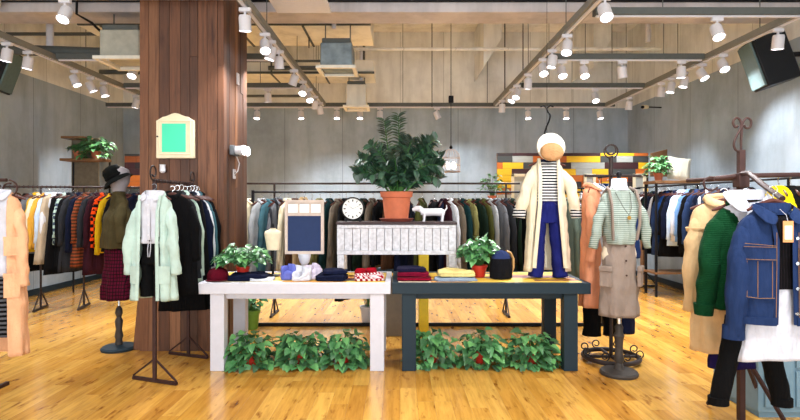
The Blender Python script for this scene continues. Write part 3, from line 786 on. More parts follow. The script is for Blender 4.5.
MB().lathe([(.001, 0), (.06, 0), (.06, .012), (.012, .025), (.009, .06), (.014, .08), (.009, .1), (.009, zb + .01)], 18).build('stand', M_BLACK, r_, smooth=60)

def folded(name, label, px, py, D, w, d, h, mat, seed=0, rz=0.0, z=None, cat='folded clothes', crump=.3, group=None):
    rnd = random.Random(seed); n = 32; m = MB(); rings = []
    ph = [rnd.uniform(0, 6) for _ in range(6)]
    for t, k in ((0, .93), (.15, 1.0), (.45, .97), (.5, .93), (.55, .985), (.85, .98), (1.0, .88), (1.02, .5), (1.0, .02)):
        ring = []
        for j in range(n):
            a = 2 * pi * j / n; c, s = cos(a), sin(a)
            x = math.copysign(abs(c) ** .35, c) * w / 2; y = math.copysign(abs(s) ** .35, s) * d / 2
            wob = 1 + .03 * sin(3 * a + ph[0]) + .02 * sin(7 * a + ph[1])
            zz_ = h * t * (1 + (crump * (.5 * sin(2 * a + ph[2]) + .4 * sin(5 * a + ph[3])) if t > .3 else 0))
            ring.append((x * k * wob, y * k * wob, max(0, zz_)))
        rings.append(ring)
    vs = [v for r in rings for v in r]
    fs = [(i * n + j, i * n + (j + 1) % n, (i + 1) * n + (j + 1) % n, (i + 1) * n + j) for i in range(len(rings) - 1) for j in range(n)]
    fs.append(tuple(range(n - 1, -1, -1)))
    m.add(vs, fs)
    o = m.build(name, mat, loc=(PX(px, D), D, TH if z is None else z), rz=rz, smooth=180)
    return tag(o, label, cat, group or 'folded clothes on the tables')
C_NAVY = cloth('navy', S(30, 36, 66)); C_WHITE = cloth('white', S(220, 220, 228)); C_BLACK = cloth('black', S(20, 20, 24))
C_BURG = cloth('burgundy', S(120, 22, 48)); C_RED = cloth('red', S(176, 34, 52))
folded('folded_jumper', 'flat navy folded jumper beside burgundy cap on the white table', 249, 275, 4.68, .36, .24, .05, C_NAVY, 1, .05)
folded('folded_shirt', 'white folded shirt peeking from under the navy jumper by the plant', 262, 278, 4.62, .22, .12, .022, C_WHITE, 2, .1)
folded('folded_tee_shirt', 'periwinkle blue crumpled top beside the display board foot', 288, 272, 4.7, .13, .16, .085, cloth('periwinkle', S(120, 128, 206)), 3, .3, crump=.7)
folded('folded_tee_shirt', 'white crumpled top in front of the display board pedestal', 302, 273, 4.66, .17, .2, .075, C_WHITE, 4, .1, crump=.8)
folded('folded_tee_shirt', 'lilac and white crumpled top left of navy folded trousers', 313, 273, 4.74, .14, .18, .08, cloth('lilac', S(224, 214, 232)), 5, -.2, crump=.8)
folded('folded_trousers', 'navy folded trousers in the middle of white table', 332, 276, 4.66, .27, .22, .05, C_NAVY, 6, -.08, crump=.2)
folded('folded_trousers', 'upper navy folded garment lying on navy folded trousers', 335, 272, 4.68, .22, .18, .03, cloth('navy_two', S(38, 44, 78)), 7, .06, z=TH + .058)
folded('folded_scarf', 'red and white patterned folded scarf on right of white table', 369, 276, 4.66, .27, .2, .04, cloth('redwhite', S(170, 36, 52), 'check', S(230, 214, 214), 22), 8, .1, crump=.6)
folded('folded_scarf', 'red crumpled scarf behind the red and white scarf', 366, 273, 4.87, .2, .14, .05, C_RED, 9, -.1, crump=.7)
folded('folded_jumper', 'burgundy and red folded jumper at left of slate table', 414, 277, 4.68, .30, .26, .035, cloth('crimson', S(168, 28, 62), 'stripe', S(110, 18, 44), 40), 10, .02, crump=.15)
folded('folded_jumper', 'upper wine folded jumper in the stack on slate table', 413, 273, 4.70, .28, .24, .032, cloth('wine', S(142, 26, 60)), 11, -.03, z=TH + .038, crump=.15)
folded('folded_jumper', 'topmost navy folded jumper in the stack on slate table', 411, 270, 4.71, .26, .21, .034, cloth('inky', S(44, 42, 74)), 12, .04, z=TH + .073, crump=.15)
folded('folded_scarf', 'pale blue grey folded cloth under the yellow one on slate table', 455, 278, 4.64, .38, .2, .022, cloth('pale_blue', S(160, 176, 196)), 13, .02, crump=.4)
folded('folded_blouse', 'cream yellow folded blouse on the middle of slate table', 456, 273, 4.72, .34, .22, .045, cloth('butter', S(236, 214, 150)), 14, -.04, z=TH + .03, crump=.4)
r_ = thing('baseball_cap', 'burgundy baseball cap at left end of the white table', 'cap', (PX(218, 4.66), 4.66, TH), R(20))
m = MB().lathe([(.088, 0), (.094, .02), (.092, .05), (.075, .085), (.045, .105), (.01, .112)], 28); m.build('crown', C_BURG, r_, smooth=60)
MB().lathe([(.008, .11), (.012, .113), (.006, .12)], 10).build('button', C_BURG, r_)
m = MB(); n = 14; vs = []
for i in range(n + 1):
    a = pi + .15 + (pi - .3) * i / n; vs += [(cos(a) * .088, sin(a) * .088, .012), (cos(a) * .11, sin(a) * .16 - .01, .002 + .014 * abs(sin(a)))]
m.add(vs, [(2 * i, 2 * i + 1, 2 * i + 3, 2 * i + 2) for i in range(n)]); m.build('brim', C_BURG, r_, solid=.005)
# backpack
r_ = thing('backpack', 'black and navy backpack with tan handle standing on slate table', 'bag', (PX(501, 4.72), 4.72, TH), R(12))
m = MB().lathe([(.07, 0), (.105, .01), (.108, .09), (.095, .17), (.075, .215), (.04, .24), (.005, .25)], 28, sy=.72); m.build('bag_body', cloth('bag_black', S(34, 34, 40)), r_, smooth=60)
MB().lathe([(.088, .185), (.086, .2), (.072, .226), (.045, .25), (.006, .26)], 28, sy=.75).build('top_flap', cloth('bag_navy', S(62, 76, 124)), r_, smooth=60)
MB().tube([(.09, -.0, .03), (.118, 0, .1), (.118, 0, .18), (.09, 0, .235), (.05, 0, .25)], .011, 10, flat=1.6).build('strap', plain('tan_leather', S(196, 152, 96), .6), r_)
MB().lathe([(.05, .02), (.062, .03), (.062, .1), (.045, .12)], 20, (0, -.035, 0), sy=.7).build('front_pocket', cloth('bag_black', S(34, 34, 40)), r_, smooth=60)

# ------------------------------------------------------------------ garment shapes
def torso(m, L, sh=.2, chest=.215, hem=.23, dep=.085, nk=.075, drop=.06, fold=.012, seed=0, gap=None, n=44, neck_dip=.03, steps=12, mi=0, kf=7):
    rnd = random.Random(seed); ph = [rnd.uniform(0, 6.28) for _ in range(6)]
    prof = [(.012, nk, .05), (0, nk * 1.12, .056), (-drop * .35, sh * .58, .062), (-drop * .8, sh * .88, .068), (-drop - .02, sh * .985, .072), (-drop - .06, sh, .078)]
    z1 = -drop - .14; prof.append((z1, chest, dep))
    for i in range(1, steps + 1):
        t = i / steps; prof.append((z1 + (-L - z1) * t, chest + (hem - chest) * t, dep * (1 + .12 * t)))
    rings = []
    closed = gap is None
    for (z, a, b) in prof:
        t = min(1, max(0, -z / L)); ring = []
        for j in range(n if closed else n + 1):
            if closed: th = -pi / 2 + 2 * pi * j / n
            else:
                g = gap(t) if callable(gap) else gap
                g = min(.95, g / a); d0 = math.asin(g); th = -pi / 2 + d0 + (2 * pi - 2 * d0) * j / n
            c, s_ = cos(th), sin(th)
            amp = fold * (.15 + 1.3 * t * t if z < z1 + .01 else .1)
            f = sin(kf * th + ph[0] + 2 * t) * .6 + sin((kf + 4) * th + ph[1] - 3 * t) * .35 + sin(3 * th + ph[2]) * .3
            aa = a + amp * f * .8; bb_ = b + amp * f * 1.3
            zz_ = z
            if z > -.005 and s_ < 0: zz_ = z - neck_dip * (-s_)
            ring.append((math.copysign(abs(c) ** .85, c) * aa, math.copysign(abs(s_) ** .85, s_) * bb_, zz_))
        rings.append(ring)
    k = len(rings[0]); vs = [v for r in rings for v in r]; fs = []
    for i in range(len(rings) - 1):
        for j in range(k if closed else k - 1):
            fs.append((i * k + j, (i + 1) * k + j, (i + 1) * k + (j + 1) % k, i * k + (j + 1) % k))
    m.add(vs, fs, mi)
    return m
def sleeve(m, s, sh=.2, L=.52, r0=.068, r1=.048, spread=.06, fwd=-.02, drop=.06, seed=0, mi=0, bend=.03, n=16):
    rnd = random.Random(seed + (5 if s > 0 else 9)); p0, p1 = rnd.uniform(0, 6), rnd.uniform(0, 6)
    pts = []; K = 12
    for i in range(K + 1):
        t = i / K
        x = s * (sh - .045 + .045 * min(1, t * 3) + spread * t); y = fwd * t + (-bend * sin(pi * t)); z = -drop - .035 - (L - .03) * t
        if i == 0: x, z = s * (sh - .075), -drop - .03
        pts.append((x, y, z))
    rs = [(r0 + (r1 - r0) * (i / K)) * (.8 if i == 0 else 1) for i in range(K + 1)]
    m.tube(pts, rs, n, cap=False, mi=mi, flat=.8, wob=lambda t, a: .07 * sin(2 * a + 9 * t + p0) + .06 * sin(17 * t + p1 + a))
    return pts[-1]
def collar(m, nk=.08, h=.045, mi=0, spread=.05, zoff=0.0, open_=.0):
    n = 20; vs = []; 
    for i in range(n + 1):
        a = -pi / 2 + .22 + (2 * pi - .44) * i / n; c, s_ = cos(a), sin(a); fr = max(0, -s_)
        vs += [(c * nk * 1.0, s_ * .055, .005 + zoff - .03 * fr), (c * (nk + .005), s_ * .06, h + zoff - .045 * fr), (c * (nk + .03 + spread * fr * .6), s_ * .085 - .01 * fr, .0 + zoff - .055 * fr)]
    m.add(vs, [(3 * i + q, 3 * i + 3 + q, 3 * i + 4 + q, 3 * i + 1 + q) for i in range(n) for q in (0, 1)], mi)
def fy(x, a, b): 
    c = min(.999, (abs(x) / a) ** (1 / .85)); return -((1 - c * c) ** .5) ** .85 * b
def patch(m, x0, x1, z0, z1, a, b, off=.008, th=.006, n=6):
    for i in range(n):
        u = x0 + (x1 - x0) * i / n; v = x0 + (x1 - x0) * (i + 1) / n; ya, yb = fy(u, a, b) - off, fy(v, a, b) - off
        m.add([(u, ya, z0), (v, yb, z0), (v, yb, z1), (u, ya, z1), (u, ya - th, z0), (v, yb - th, z0), (v, yb - th, z1), (u, ya - th, z1)],
              [(4, 5, 6, 7), (0, 4, 7, 3), (1, 2, 6, 5), (7, 6, 2, 3), (0, 1, 5, 4)])
def hanger_parts(parent, w=.19, mat=None, hook=.085, z=-.012, depth=0.0):
    h = MB(); pts = []
    for i in range(9):
        t = i / 8 * 2 - 1; pts.append((t * w, 0, z - .052 * abs(t) ** 1.3 + .01))
    h.tube(pts, [.007, .011, .012, .013, .015, .013, .012, .011, .007], 8, flat=.8)
    ho = h.build('hanger', mat or M_HANGER, parent)
    k = MB(); pts = [(0, 0, z), (0, 0, z + hook * .45)]
    for i in range(10):
        a = -pi * .5 + i / 9 * pi * 1.35; pts.append((cos(a) * .022, 0, z + hook * .45 + .024 + sin(a) * .022))
    k.tube(pts, .0028, 6); k.build('hook', M_CHROME, ho)
    return ho
RAIL_DROP = .10   # garment origin below the rail

def trousers(m, L=.95, w=.17, top=.10, r1=.075, gap_=.012, seed=0, split=.28, flare=0.0, spread=.0, mi=0, dep=.06):
    rnd = random.Random(seed); p = [rnd.uniform(0, 6) for _ in range(4)]
    rings = []; n = 28
    for i in range(7):
        t = i / 6; z = -split * t; a = w + .02 * t; ring = []
        for j in range(n):
            th = 2 * pi * j / n; c, s_ = cos(th), sin(th)
            ring.append((c * (a + .003 * sin(6 * th + p[0])), math.copysign(abs(s_) ** .8, s_) * (dep + .01 * t), z))
        rings.append(ring)
    vs = [v for r in rings for v in r]
    fs = [(i * n + j, (i + 1) * n + j, (i + 1) * n + (j + 1) % n, i * n + (j + 1) % n) for i in range(6) for j in range(n)]
    m.add(vs, fs, mi)
    for s in (-1, 1):
        pts = []; rs = []; K = 12
        for i in range(K + 1):
            t = i / K; pts.append((s * (w * .5 + gap_ + spread * t), 0, -split + .06 - (L - split + .06) * t)); rs.append(w * .5 * (1 - t) + r1 * t + (flare * max(0, t - .6) / .4) + .004)
        m.tube(pts, rs, 18, cap=False, mi=mi, flat=min(1, dep / (w * .5)), wob=lambda t, a: .05 * sin(14 * t + p[1]) + .04 * sin(3 * a + 8 * t + p[2]))
def skirt(m, L, w0, w1, dep0=.09, dep1=.12, fold=.01, k=9, seed=0, mi=0, n=60):
    rings = []; rnd = random.Random(seed); p = rnd.uniform(0, 6)
    K = 12
    for i in range(K + 1):
        t = i / K; ring = []
        for j in range(n):
            th = 2 * pi * j / n; f = fold * t * sin(k * th + p); ring.append((cos(th) * (w0 + (w1 - w0) * t + f), sin(th) * (dep0 + (dep1 - dep0) * t + f), -L * t))
        rings.append(ring)
    vs = [v for r in rings for v in r]
    m.add(vs, [(i * n + j, (i + 1) * n + j, (i + 1) * n + (j + 1) % n, i * n + (j + 1) % n) for i in range(K) for j in range(n)], mi)

# prototypes for the garments in the rows
def proto(kind, seed):
    m = MB(); nm = {'coat': 'coat', 'jacket': 'jacket', 'shirt': 'shirt', 'knit': 'jumper', 'dress': 'dress', 'pants': 'trousers'}[kind]
    if kind == 'coat':
        torso(m, 1.0, .19, .2, .235, .09, seed=seed, fold=.022, n=40, steps=8, drop=.10, nk=.05)
        for s in (-1, 1): sleeve(m, s, .19, .56, .058, .045, .02, seed=seed, n=10, drop=.10)
        collar(m, .05, .02, spread=.01)
    elif kind == 'jacket':
        torso(m, .66, .19, .2, .21, .09, seed=seed, fold=.016, n=40, steps=6, drop=.10, nk=.05)
        for s in (-1, 1): sleeve(m, s, .19, .55, .06, .045, .02, seed=seed, n=10, drop=.10)
        collar(m, .05, .02, spread=.01)
    elif kind == 'shirt':
        torso(m, .74, .18, .19, .21, .07, seed=seed, fold=.018, n=40, steps=6, drop=.10, nk=.05)
        for s in (-1, 1): sleeve(m, s, .18, .55, .05, .036, .02, seed=seed, n=10, drop=.10)
        collar(m, .05, .022, spread=.01)
    elif kind == 'knit':
        torso(m, .62, .185, .2, .2, .085, seed=seed, fold=.012, n=40, steps=6, drop=.10, nk=.05)
        for s in (-1, 1): sleeve(m, s, .185, .53, .056, .038, .025, seed=seed, n=10, drop=.10)
    elif kind == 'dress':
        torso(m, 1.1, .17, .19, .27, .08, seed=seed, fold=.022, n=40, steps=9)
    elif kind == 'pants':
        trousers(m, .98, .17, seed=seed, r1=.09, spread=.01)
    o = m.build(nm, C_NAVY, smooth=180, solid=.006)
    o.data.materials[0] = C_NAVY
    hanger_parts(o, .18 if kind != 'pants' else .17)
    return o
GP = {}
def row_garment(kind, seed, mat, loc, rz, label, group, zs=1.0, xs=1.0, catg='clothing'):
    key = (kind, seed % 3)
    if key not in GP: o = GP[key] = proto(kind, seed % 3)
    else: o = copy_tree(GP[key])
    o.location = (loc[0], loc[1], loc[2] - RAIL_DROP); o.rotation_euler = (0, 0, rz); o.scale = (xs, .58, zs)
    o.material_slots[0].link = 'OBJECT'; o.material_slots[0].material = mat
    return tag(o, label, catg, group)

K = {'grey': S(128, 130, 136), 'lightgrey': S(176, 178, 180), 'char': S(64, 66, 72), 'black': S(22, 22, 26), 'navy': S(28, 36, 64), 'white': S(222, 224, 230),
     'cream': S(226, 214, 186), 'mustard': S(206, 168, 60), 'gold': S(224, 170, 84), 'paleblue': S(196, 214, 236), 'mint': S(190, 212, 200), 'rust': S(160, 84, 58),
     'burg': S(70, 32, 44), 'orange': S(226, 84, 38), 'teal': S(84, 122, 134), 'dteal': S(34, 68, 72), 'taupe': S(134, 122, 108), 'brown': S(96, 66, 48), 'tan': S(186, 160, 124),
     'olive': S(98, 100, 56), 'khaki': S(146, 142, 94), 'dgreen': S(36, 56, 44), 'sage': S(134, 150, 138), 'blue': S(48, 84, 150), 'denim': S(50, 70, 112), 'ldenim': S(120, 156, 206), 'slate': S(84, 96, 118), 'beige': S(200, 182, 158)}
CATS = {'coat': 'coat', 'jacket': 'jacket', 'shirt': 'shirt', 'knit': 'jumper', 'dress': 'dress', 'pants': 'trousers'}
def row(items, rack, group, pos, rot, xs=1.0):
    # items: (t, desc, kind, colour key, pattern, c2, zscale)
    for i, it in enumerate(items):
        u, desc, kind, ck, pat, c2, zs = it
        key = ck + '_' + pat + (c2 or '')
        mat = cloth(key, K[ck], pat, K[c2] if c2 else None, 22 if pat == 'stripe' else 11)
        if i == 0: lab = f'{desc} at the near end of {rack}' if rack.startswith('the right') else f'{desc} at the left end of {rack}'
        elif i == len(items) - 1: lab = f'{desc} last on {rack} after the {items[i-1][1]}'
        else: lab = f'{desc} between {items[i-1][1]} and {items[i+1][1]} on {rack}'
        x, y, z = pos(u)
        row_garment(kind, i * 7 + len(desc), mat, (x, y, z), rot + random.Random(i + len(rack)).uniform(-.12, .12), lab, group, zs, xs, CATS[kind])

# ------------------------------------------------------------------ racks
def scroll(m, c, s=1.0, sx=1, plane='x', r=.007):
    pts = []
    for i in range(22):
        t = i / 21; a = -pi / 2 + t * 2 * pi * 1.15; rr = s * (.055 - .03 * t)
        pts.append((c[0] + sx * (cos(a) * rr), c[1], c[2] + sin(a) * rr + s * .055))
    m.tube(pts, r, 7)
def rack(label, a, b, z, posts, beads=True, mat=None, scrolls=(), base=.22, group=None):
    mat = mat or M_METAL; a = Vector(a); b = Vector(b); d = (b - a); L = d.length; ang = math.atan2(d.y, d.x); c = (a + b) / 2
    root = thing('garment_rack', label, 'clothes rack', (c.x, c.y, 0), ang, group)
    MB().tube([(-L / 2, 0, z), (L / 2, 0, z)], .013, 12).build('rail', mat, root)
    if beads:
        n = int(L / .055); o0 = MB().tube([(-.006, 0, 0), (.006, 0, 0)], .0185, 8).build('rail_bead', M_BRONZE, root)
        for i in range(n):
            o1 = o0 if i == 0 else o0.copy()
            if i: COL.objects.link(o1)
            o1.parent = root; o1.location = (-L / 2 + (i + .5) * L / n, 0, z)
    for u in posts:
        xx = -L / 2 + L * u
        MB().tube([(xx, 0, .03), (xx, 0, z)], .014, 10).build('post', mat, root)
        m = MB(); q = base
        m.bar((xx, -q, .015), (xx, q, .015), .028, .028); m.bar((xx, -q * .95, .03), (xx, 0, .26), .014, .014); m.bar((xx, q * .95, .03), (xx, 0, .26), .014, .014)
        m.build('base_foot', mat, root)
    for u in scrolls:
        m = MB(); scroll(m, (-L / 2 + L * u, 0, z), 1.2, -1 if u < .5 else 1); m.build('scroll', mat, root)
    return root

# left wall rack
LA, LB = Vector((-5.5, 6.95, 0)), Vector((-3.35, 7.45, 0)); LZ = 1.67
rack('long beaded clothes rail along the back left', LA, LB, LZ, (.28, .52, .97), scrolls=())
def pos_l(px):
    lo, hi = -.1, 1.1
    for _ in range(30):
        mid = (lo + hi) / 2; p = LA.lerp(LB, mid)
        if CX + p.x * FPX / p.y < px: lo = mid
        else: hi = mid
    p = LA.lerp(LB, lo); return (p.x, p.y, LZ)
G1 = 'clothes on the left rail'
row([(8, 'brown coat', 'coat', 'brown', 'weave', None, .9), (24, 'black dress', 'dress', 'black', 'weave', None, .95), (29, 'grey cardigan', 'coat', 'grey', 'knit', None, .8), (33, 'mustard shirt', 'shirt', 'mustard', 'weave', None, 1.05), (36.5, 'pale cream blouse', 'shirt', 'cream', 'weave', None, .9),
     (40.5, 'golden jumper', 'knit', 'gold', 'knit', None, 1.15), (45, 'white blue shirt', 'shirt', 'paleblue', 'weave', None, 1), (48.5, 'beige dress', 'dress', 'beige', 'weave', None, .85), (51.5, 'white shirt', 'shirt', 'white', 'weave', None, 1),
     (57, 'long black dress', 'dress', 'black', 'weave', None, .98), (62, 'mint patterned shirt', 'shirt', 'mint', 'check', 'slate', .92), (66, 'black coat', 'coat', 'black', 'weave', None, 1.05), (70, 'charcoal coat', 'coat', 'char', 'weave', None, 1.05),
     (76, 'navy jacket', 'jacket', 'navy', 'weave', None, 1.2), (82, 'rust striped jacket', 'coat', 'rust', 'stripe', 'brown', 1.0), (89, 'grey jacket', 'jacket', 'char', 'weave', None, 1.1), (94, 'dark plum coat', 'coat', 'burg', 'weave', None, 1.1),
     (99.5, 'orange checked shirt', 'shirt', 'orange', 'check', 'black', 1), (106, 'mustard jumper', 'knit', 'mustard', 'knit', None, 1.3), (113, 'black jacket', 'jacket', 'black', 'weave', None, 1.2), (122, 'plum knit jumper', 'knit', 'burg', 'knit', None, 1.2), (131, 'navy long coat', 'coat', 'navy', 'weave', None, 1)],
    'the left rail', G1, lambda u: pos_l(u + 6), R(64))

# middle: two-rail frame behind the tables
MY = 6.12; MZ = PZ(192, MY)
r_ = thing('garment_rack', 'black frame rack with low crossbar behind both tables', 'clothes rack', (0, MY, 0))
xa, xb = PX(253, MY), PX(603, MY)
MB().tube([(xa, 0, MZ), (xb, 0, MZ)], .012, 12).build('rail', M_BLACK, r_)
MB().bb(xa, xb, -.015, .015, 0.002, .04).build('low_crossbar', M_BLACK, r_, bevel=.003)
for xx in (xa, xb):
    MB().bb(xx - .016, xx + .016, -.016, .016, 0, MZ + .02).build('post', M_BLACK, r_, bevel=.003)
def pos_m(px): return (PX(px, MY), MY, MZ)
G2 = 'clothes behind the tables'
mid = [(246, 'cream coat', 'coat', 'cream', 'weave', None, 1), (258, 'light grey coat', 'coat', 'lightgrey', 'weave', None, 1.05), (267, 'steel blue jacket', 'coat', 'teal', 'weave', None, .85), (275, 'grey shirt', 'shirt', 'grey', 'vstripe', 'char', 1.3), (284, 'cream shirt', 'shirt', 'cream', 'weave', None, 1.1),
       (292, 'brown coat', 'coat', 'brown', 'weave', None, 1.1), (300, 'tan shirt', 'shirt', 'tan', 'weave', None, 1.5), (308, 'black trousers', 'pants', 'black', 'weave', None, 1.1), (316, 'khaki coat', 'coat', 'khaki', 'weave', None, 1.05), (326, 'dark teal coat', 'coat', 'dteal', 'weave', None, 1.08), (335, 'taupe coat', 'coat', 'taupe', 'weave', None, 1.0), (342, 'black coat', 'coat', 'black', 'weave', None, 1.15), (350, 'charcoal jacket', 'coat', 'char', 'weave', None, 1.1),
       (360, 'dark green coat', 'coat', 'dgreen', 'weave', None, 1.1), (369, 'taupe jacket', 'jacket', 'taupe', 'weave', None, 1.2), (376, 'black knit jumper', 'knit', 'black', 'knit', None, 1.2), (388, 'brown jacket', 'jacket', 'brown', 'weave', None, 1.2), (402, 'navy coat', 'coat', 'navy', 'weave', None, 1), (418, 'olive jacket', 'jacket', 'olive', 'weave', None, 1.2), (430, 'black dress', 'dress', 'black', 'weave', None, .9), (440, 'navy jumper', 'knit', 'navy', 'knit', None, 1.3)]
row(mid, 'the middle rail', G2, lambda u: pos_m(u + 4), R(66))
# second rack, a little behind, thick pale rail
BY = 6.75; BZ = PZ(183.5, BY)
rack('second clothes rail behind the tables, with thick dark bar', (PX(241, BY), BY, 0), (PX(520, BY), BY, 0), BZ, (.12, .95), beads=False, base=.2)
MB0 = MB()
def pos_b(px): return (PX(px, BY), BY, BZ)
right_mid = [(447, 'burgundy coat', 'coat', 'burg', 'weave', None, 1.1), (452, 'white shirt', 'shirt', 'white', 'weave', None, 1.2), (457, 'grey coat', 'coat', 'taupe', 'weave', None, 1.15), (464, 'dark teal coat', 'coat', 'dteal', 'weave', None, 1.2), (471, 'khaki jacket', 'coat', 'khaki', 'weave', None, .92),
      (479, 'dark green coat', 'coat', 'dgreen', 'weave', None, 1.15), (485, 'olive knit coat', 'coat', 'olive', 'knit', None, 1.15), (492, 'pale grey coat', 'coat', 'lightgrey', 'weave', None, 1.15), (500, 'grey wool coat', 'coat', 'grey', 'weave', None, 1.15), (507, 'charcoal coat', 'coat', 'char', 'weave', None, 1.15), (514, 'black green coat', 'coat', 'dgreen', 'vstripe', 'black', 1.18)]
MR = PZ(190, MY + .2)
r_ = None
def pos_mr(px): return (PX(px, MY), MY, MZ)
row([(u, d, k, c, p, c2, z * .93) for u, d, k, c, p, c2, z in right_mid], 'the middle right rail', G2, lambda u: pos_mr(u - 4), R(-60))
row([(522, 'black coat', 'coat', 'black', 'weave', None, 1.1), (531, 'dark grey coat', 'coat', 'char', 'weave', None, 1.1), (541, 'green coat', 'coat', 'dgreen', 'weave', None, 1.0), (550, 'black shirt', 'shirt', 'black', 'weave', None, 1.2), (566, 'sage shirt', 'shirt', 'sage', 'weave', None, 1.3), (573, 'sage striped coat', 'coat', 'sage', 'vstripe', 'white', 1.0), (581, 'dark olive coat', 'coat', 'olive', 'weave', None, 1.0)],
    'the rail behind cream cardigan', G2, pos_mr, R(-64))

# right wall rack
RA, RB = Vector((4.25, 5.2, 0)), Vector((4.25, 9.3, 0)); RZ = 1.72
rack('long clothes rail along the right wall', RA, RB, RZ, (.12, .5, .93), beads=False, mat=M_BLACK, base=.2)
def pos_r(px):
    y = RA.x * FPX / (px - CX); return (RA.x, y, RZ)
G3 = 'clothes on the right rail'
right = [(748, 'black jacket', 'jacket', 'black', 'weave', None, 1), (736, 'grey shirt', 'shirt', 'grey', 'weave', None, 1), (727, 'navy shirt', 'shirt', 'navy', 'weave', None, 1.1), (719, 'slate jacket', 'jacket', 'slate', 'weave', None, 1.1), (712, 'slate striped shirt', 'shirt', 'slate', 'vstripe', 'white', 1.1), (706, 'dark navy shirt', 'shirt', 'navy', 'weave', None, 1.15), (700, 'denim jacket', 'jacket', 'denim', 'denim', None, 1.15),
         (695, 'black shirt', 'shirt', 'black', 'weave', None, 1.2), (690.5, 'light denim shirt', 'shirt', 'ldenim', 'denim', None, 1), (686.5, 'white shirt', 'shirt', 'white', 'weave', None, 1), (682.5, 'pale blue shirt', 'shirt', 'paleblue', 'weave', None, 1.1), (678.5, 'navy jacket', 'jacket', 'navy', 'weave', None, 1.1), (675, 'black coat', 'coat', 'black', 'weave', None, 1), (671.5, 'bright blue jacket', 'jacket', 'blue', 'weave', None, 1.2),
         (668, 'blue denim coat', 'coat', 'denim', 'denim', None, 1), (664.5, 'black dress', 'dress', 'black', 'weave', None, .9), (661.5, 'white blouse', 'shirt', 'white', 'weave', None, 1.2), (658, 'navy coat', 'coat', 'navy', 'weave', None, .95), (655, 'dark green jacket', 'jacket', 'dgreen', 'weave', None, 1.2), (651.5, 'black jumper', 'knit', 'black', 'knit', None, 1.2), (648.5, 'white jumper', 'knit', 'white', 'knit', None, 1.3), (645, 'grey jacket', 'jacket', 'grey', 'weave', None, 1.2)]
row(right, 'the right rail', G3, pos_r, R(-12))
# a short stretch along the back between the mannequin and the corner
rack('short clothes rail at the back right, under the plank partition', (PX(575, 8.9), 8.9, 0), (PX(640, 8.9), 8.9, 0), 1.7, (.1, .9), beads=False, mat=M_BLACK, base=.2)
row([(582, 'white shirt', 'shirt', 'white', 'weave', None, 1), (592, 'white coat', 'coat', 'white', 'weave', None, 1), (603, 'grey jacket', 'jacket', 'grey', 'weave', None, 1), (630, 'black jacket', 'jacket', 'black', 'weave', None, 1), (637, 'pale shirt', 'shirt', 'lightgrey', 'weave', None, 1)], 'the short back rail', G3, lambda px: (PX(px, 8.9), 8.9, 1.7), R(60))

# rack in front of the column
FA, FB = Vector((PX(157, 4.25), 4.25, 0)), Vector((PX(192, 5.0) , 4.98, 0)); FZ = PZ(181, 4.3)
rack('small beaded clothes rack in front of the wooden column', FA + Vector((0, -.06, 0)), FB + Vector((0, .02, 0)), FZ, (), scrolls=(0.0, 1.0), group=None)
r_ = [o for o in COL.objects if o.get('label') == 'small beaded clothes rack in front of the wooden column'][0]
Lr = (FB - FA).length / 2
for xx in (-Lr - .02, Lr - .05):
    MB().bb(xx - .013, xx + .013, -.013, .013, .02, FZ).build('post', M_BRONZE, r_)
    m = MB(); q = .21; yy = 0
    m.bar((xx - .08, -q, .014), (xx + .08, q, .014), .028, .022); m.bar((xx - .08, -q, .03), (xx, 0, .19), .012, .012); m.bar((xx + .08, q, .03), (xx, 0, .19), .012, .012)
    m.build('base_foot', M_BRONZE, r_)
def pos_f(u): p = FA.lerp(FB, u); return (p.x + .06, p.y, FZ)
row([(.22, 'black coat', 'coat', 'black', 'weave', None, .86), (.36, 'charcoal shirt', 'shirt', 'char', 'weave', None, 1.0), (.48, 'pale green blouse', 'shirt', 'mint', 'weave', None, 1.1), (.6, 'black dress', 'dress', 'black', 'weave', None, .95), (.72, 'navy coat', 'coat', 'navy', 'weave', None, 1.0), (.82, 'white jacket', 'jacket', 'white', 'weave', None, 1.1), (.92, 'teal jacket', 'jacket', 'teal', 'weave', None, 1.15), (1.0, 'black knit coat', 'coat', 'black', 'knit', None, 1.0)],
    'the rack before the column', 'clothes on the column rack', pos_f, R(10), .86)

# ------------------------------------------------------------------ displayed outfits
def garment(name, label, cat, loc, rz=0.0, group=None): return thing(name, label, cat, loc, rz, group)
CLOUD = bpy.data.textures.new('fold_clouds', 'CLOUDS'); CLOUD.noise_scale = .11; CLOUD.noise_depth = 2
FOLD = [.03]
def body(m, root, name, mat, sub=1, solid=.006):
    o = m.build(name, mat, root, smooth=180, subsurf=sub)
    d = o.modifiers.new('folds', 'DISPLACE'); d.texture = CLOUD; d.strength = FOLD[0]; d.mid_level = .5; d.texture_coords = 'LOCAL'
    t = o.modifiers.new('thickness', 'SOLIDIFY'); t.thickness = solid; t.offset = -1
    return o
def collar_wings(parent, mat, k=1.0, z=0.0):
    for s in (-1, 1):
        m = MB(); pts = [(s * .012, -.058, -.03), (s * .05, -.05, .0), (s * .082, -.01, .02), (s * .078, .03, .03), (s * .1, .03, .012), (s * .112, -.02, -.012), (s * .098, -.085, -.075), (s * .045, -.092, -.085)]
        v = [(x * k, y * k - .012, zz_ * k + z) for x, y, zz_ in pts]
        f = [(0, 1, 6, 7), (1, 2, 5, 6), (2, 3, 4, 5)]
        m.add(v, f if s > 0 else [q[::-1] for q in f]); m.build('collar', mat, parent, smooth=180, solid=.005, subsurf=1)
    m = MB(); m.lathe([(.082 * k, z - .02), (.078 * k, z + .03 * k), (.072 * k, z + .03 * k), (.074 * k, z - .02)], 24, sy=.62); m.build('collar_stand', mat, parent)

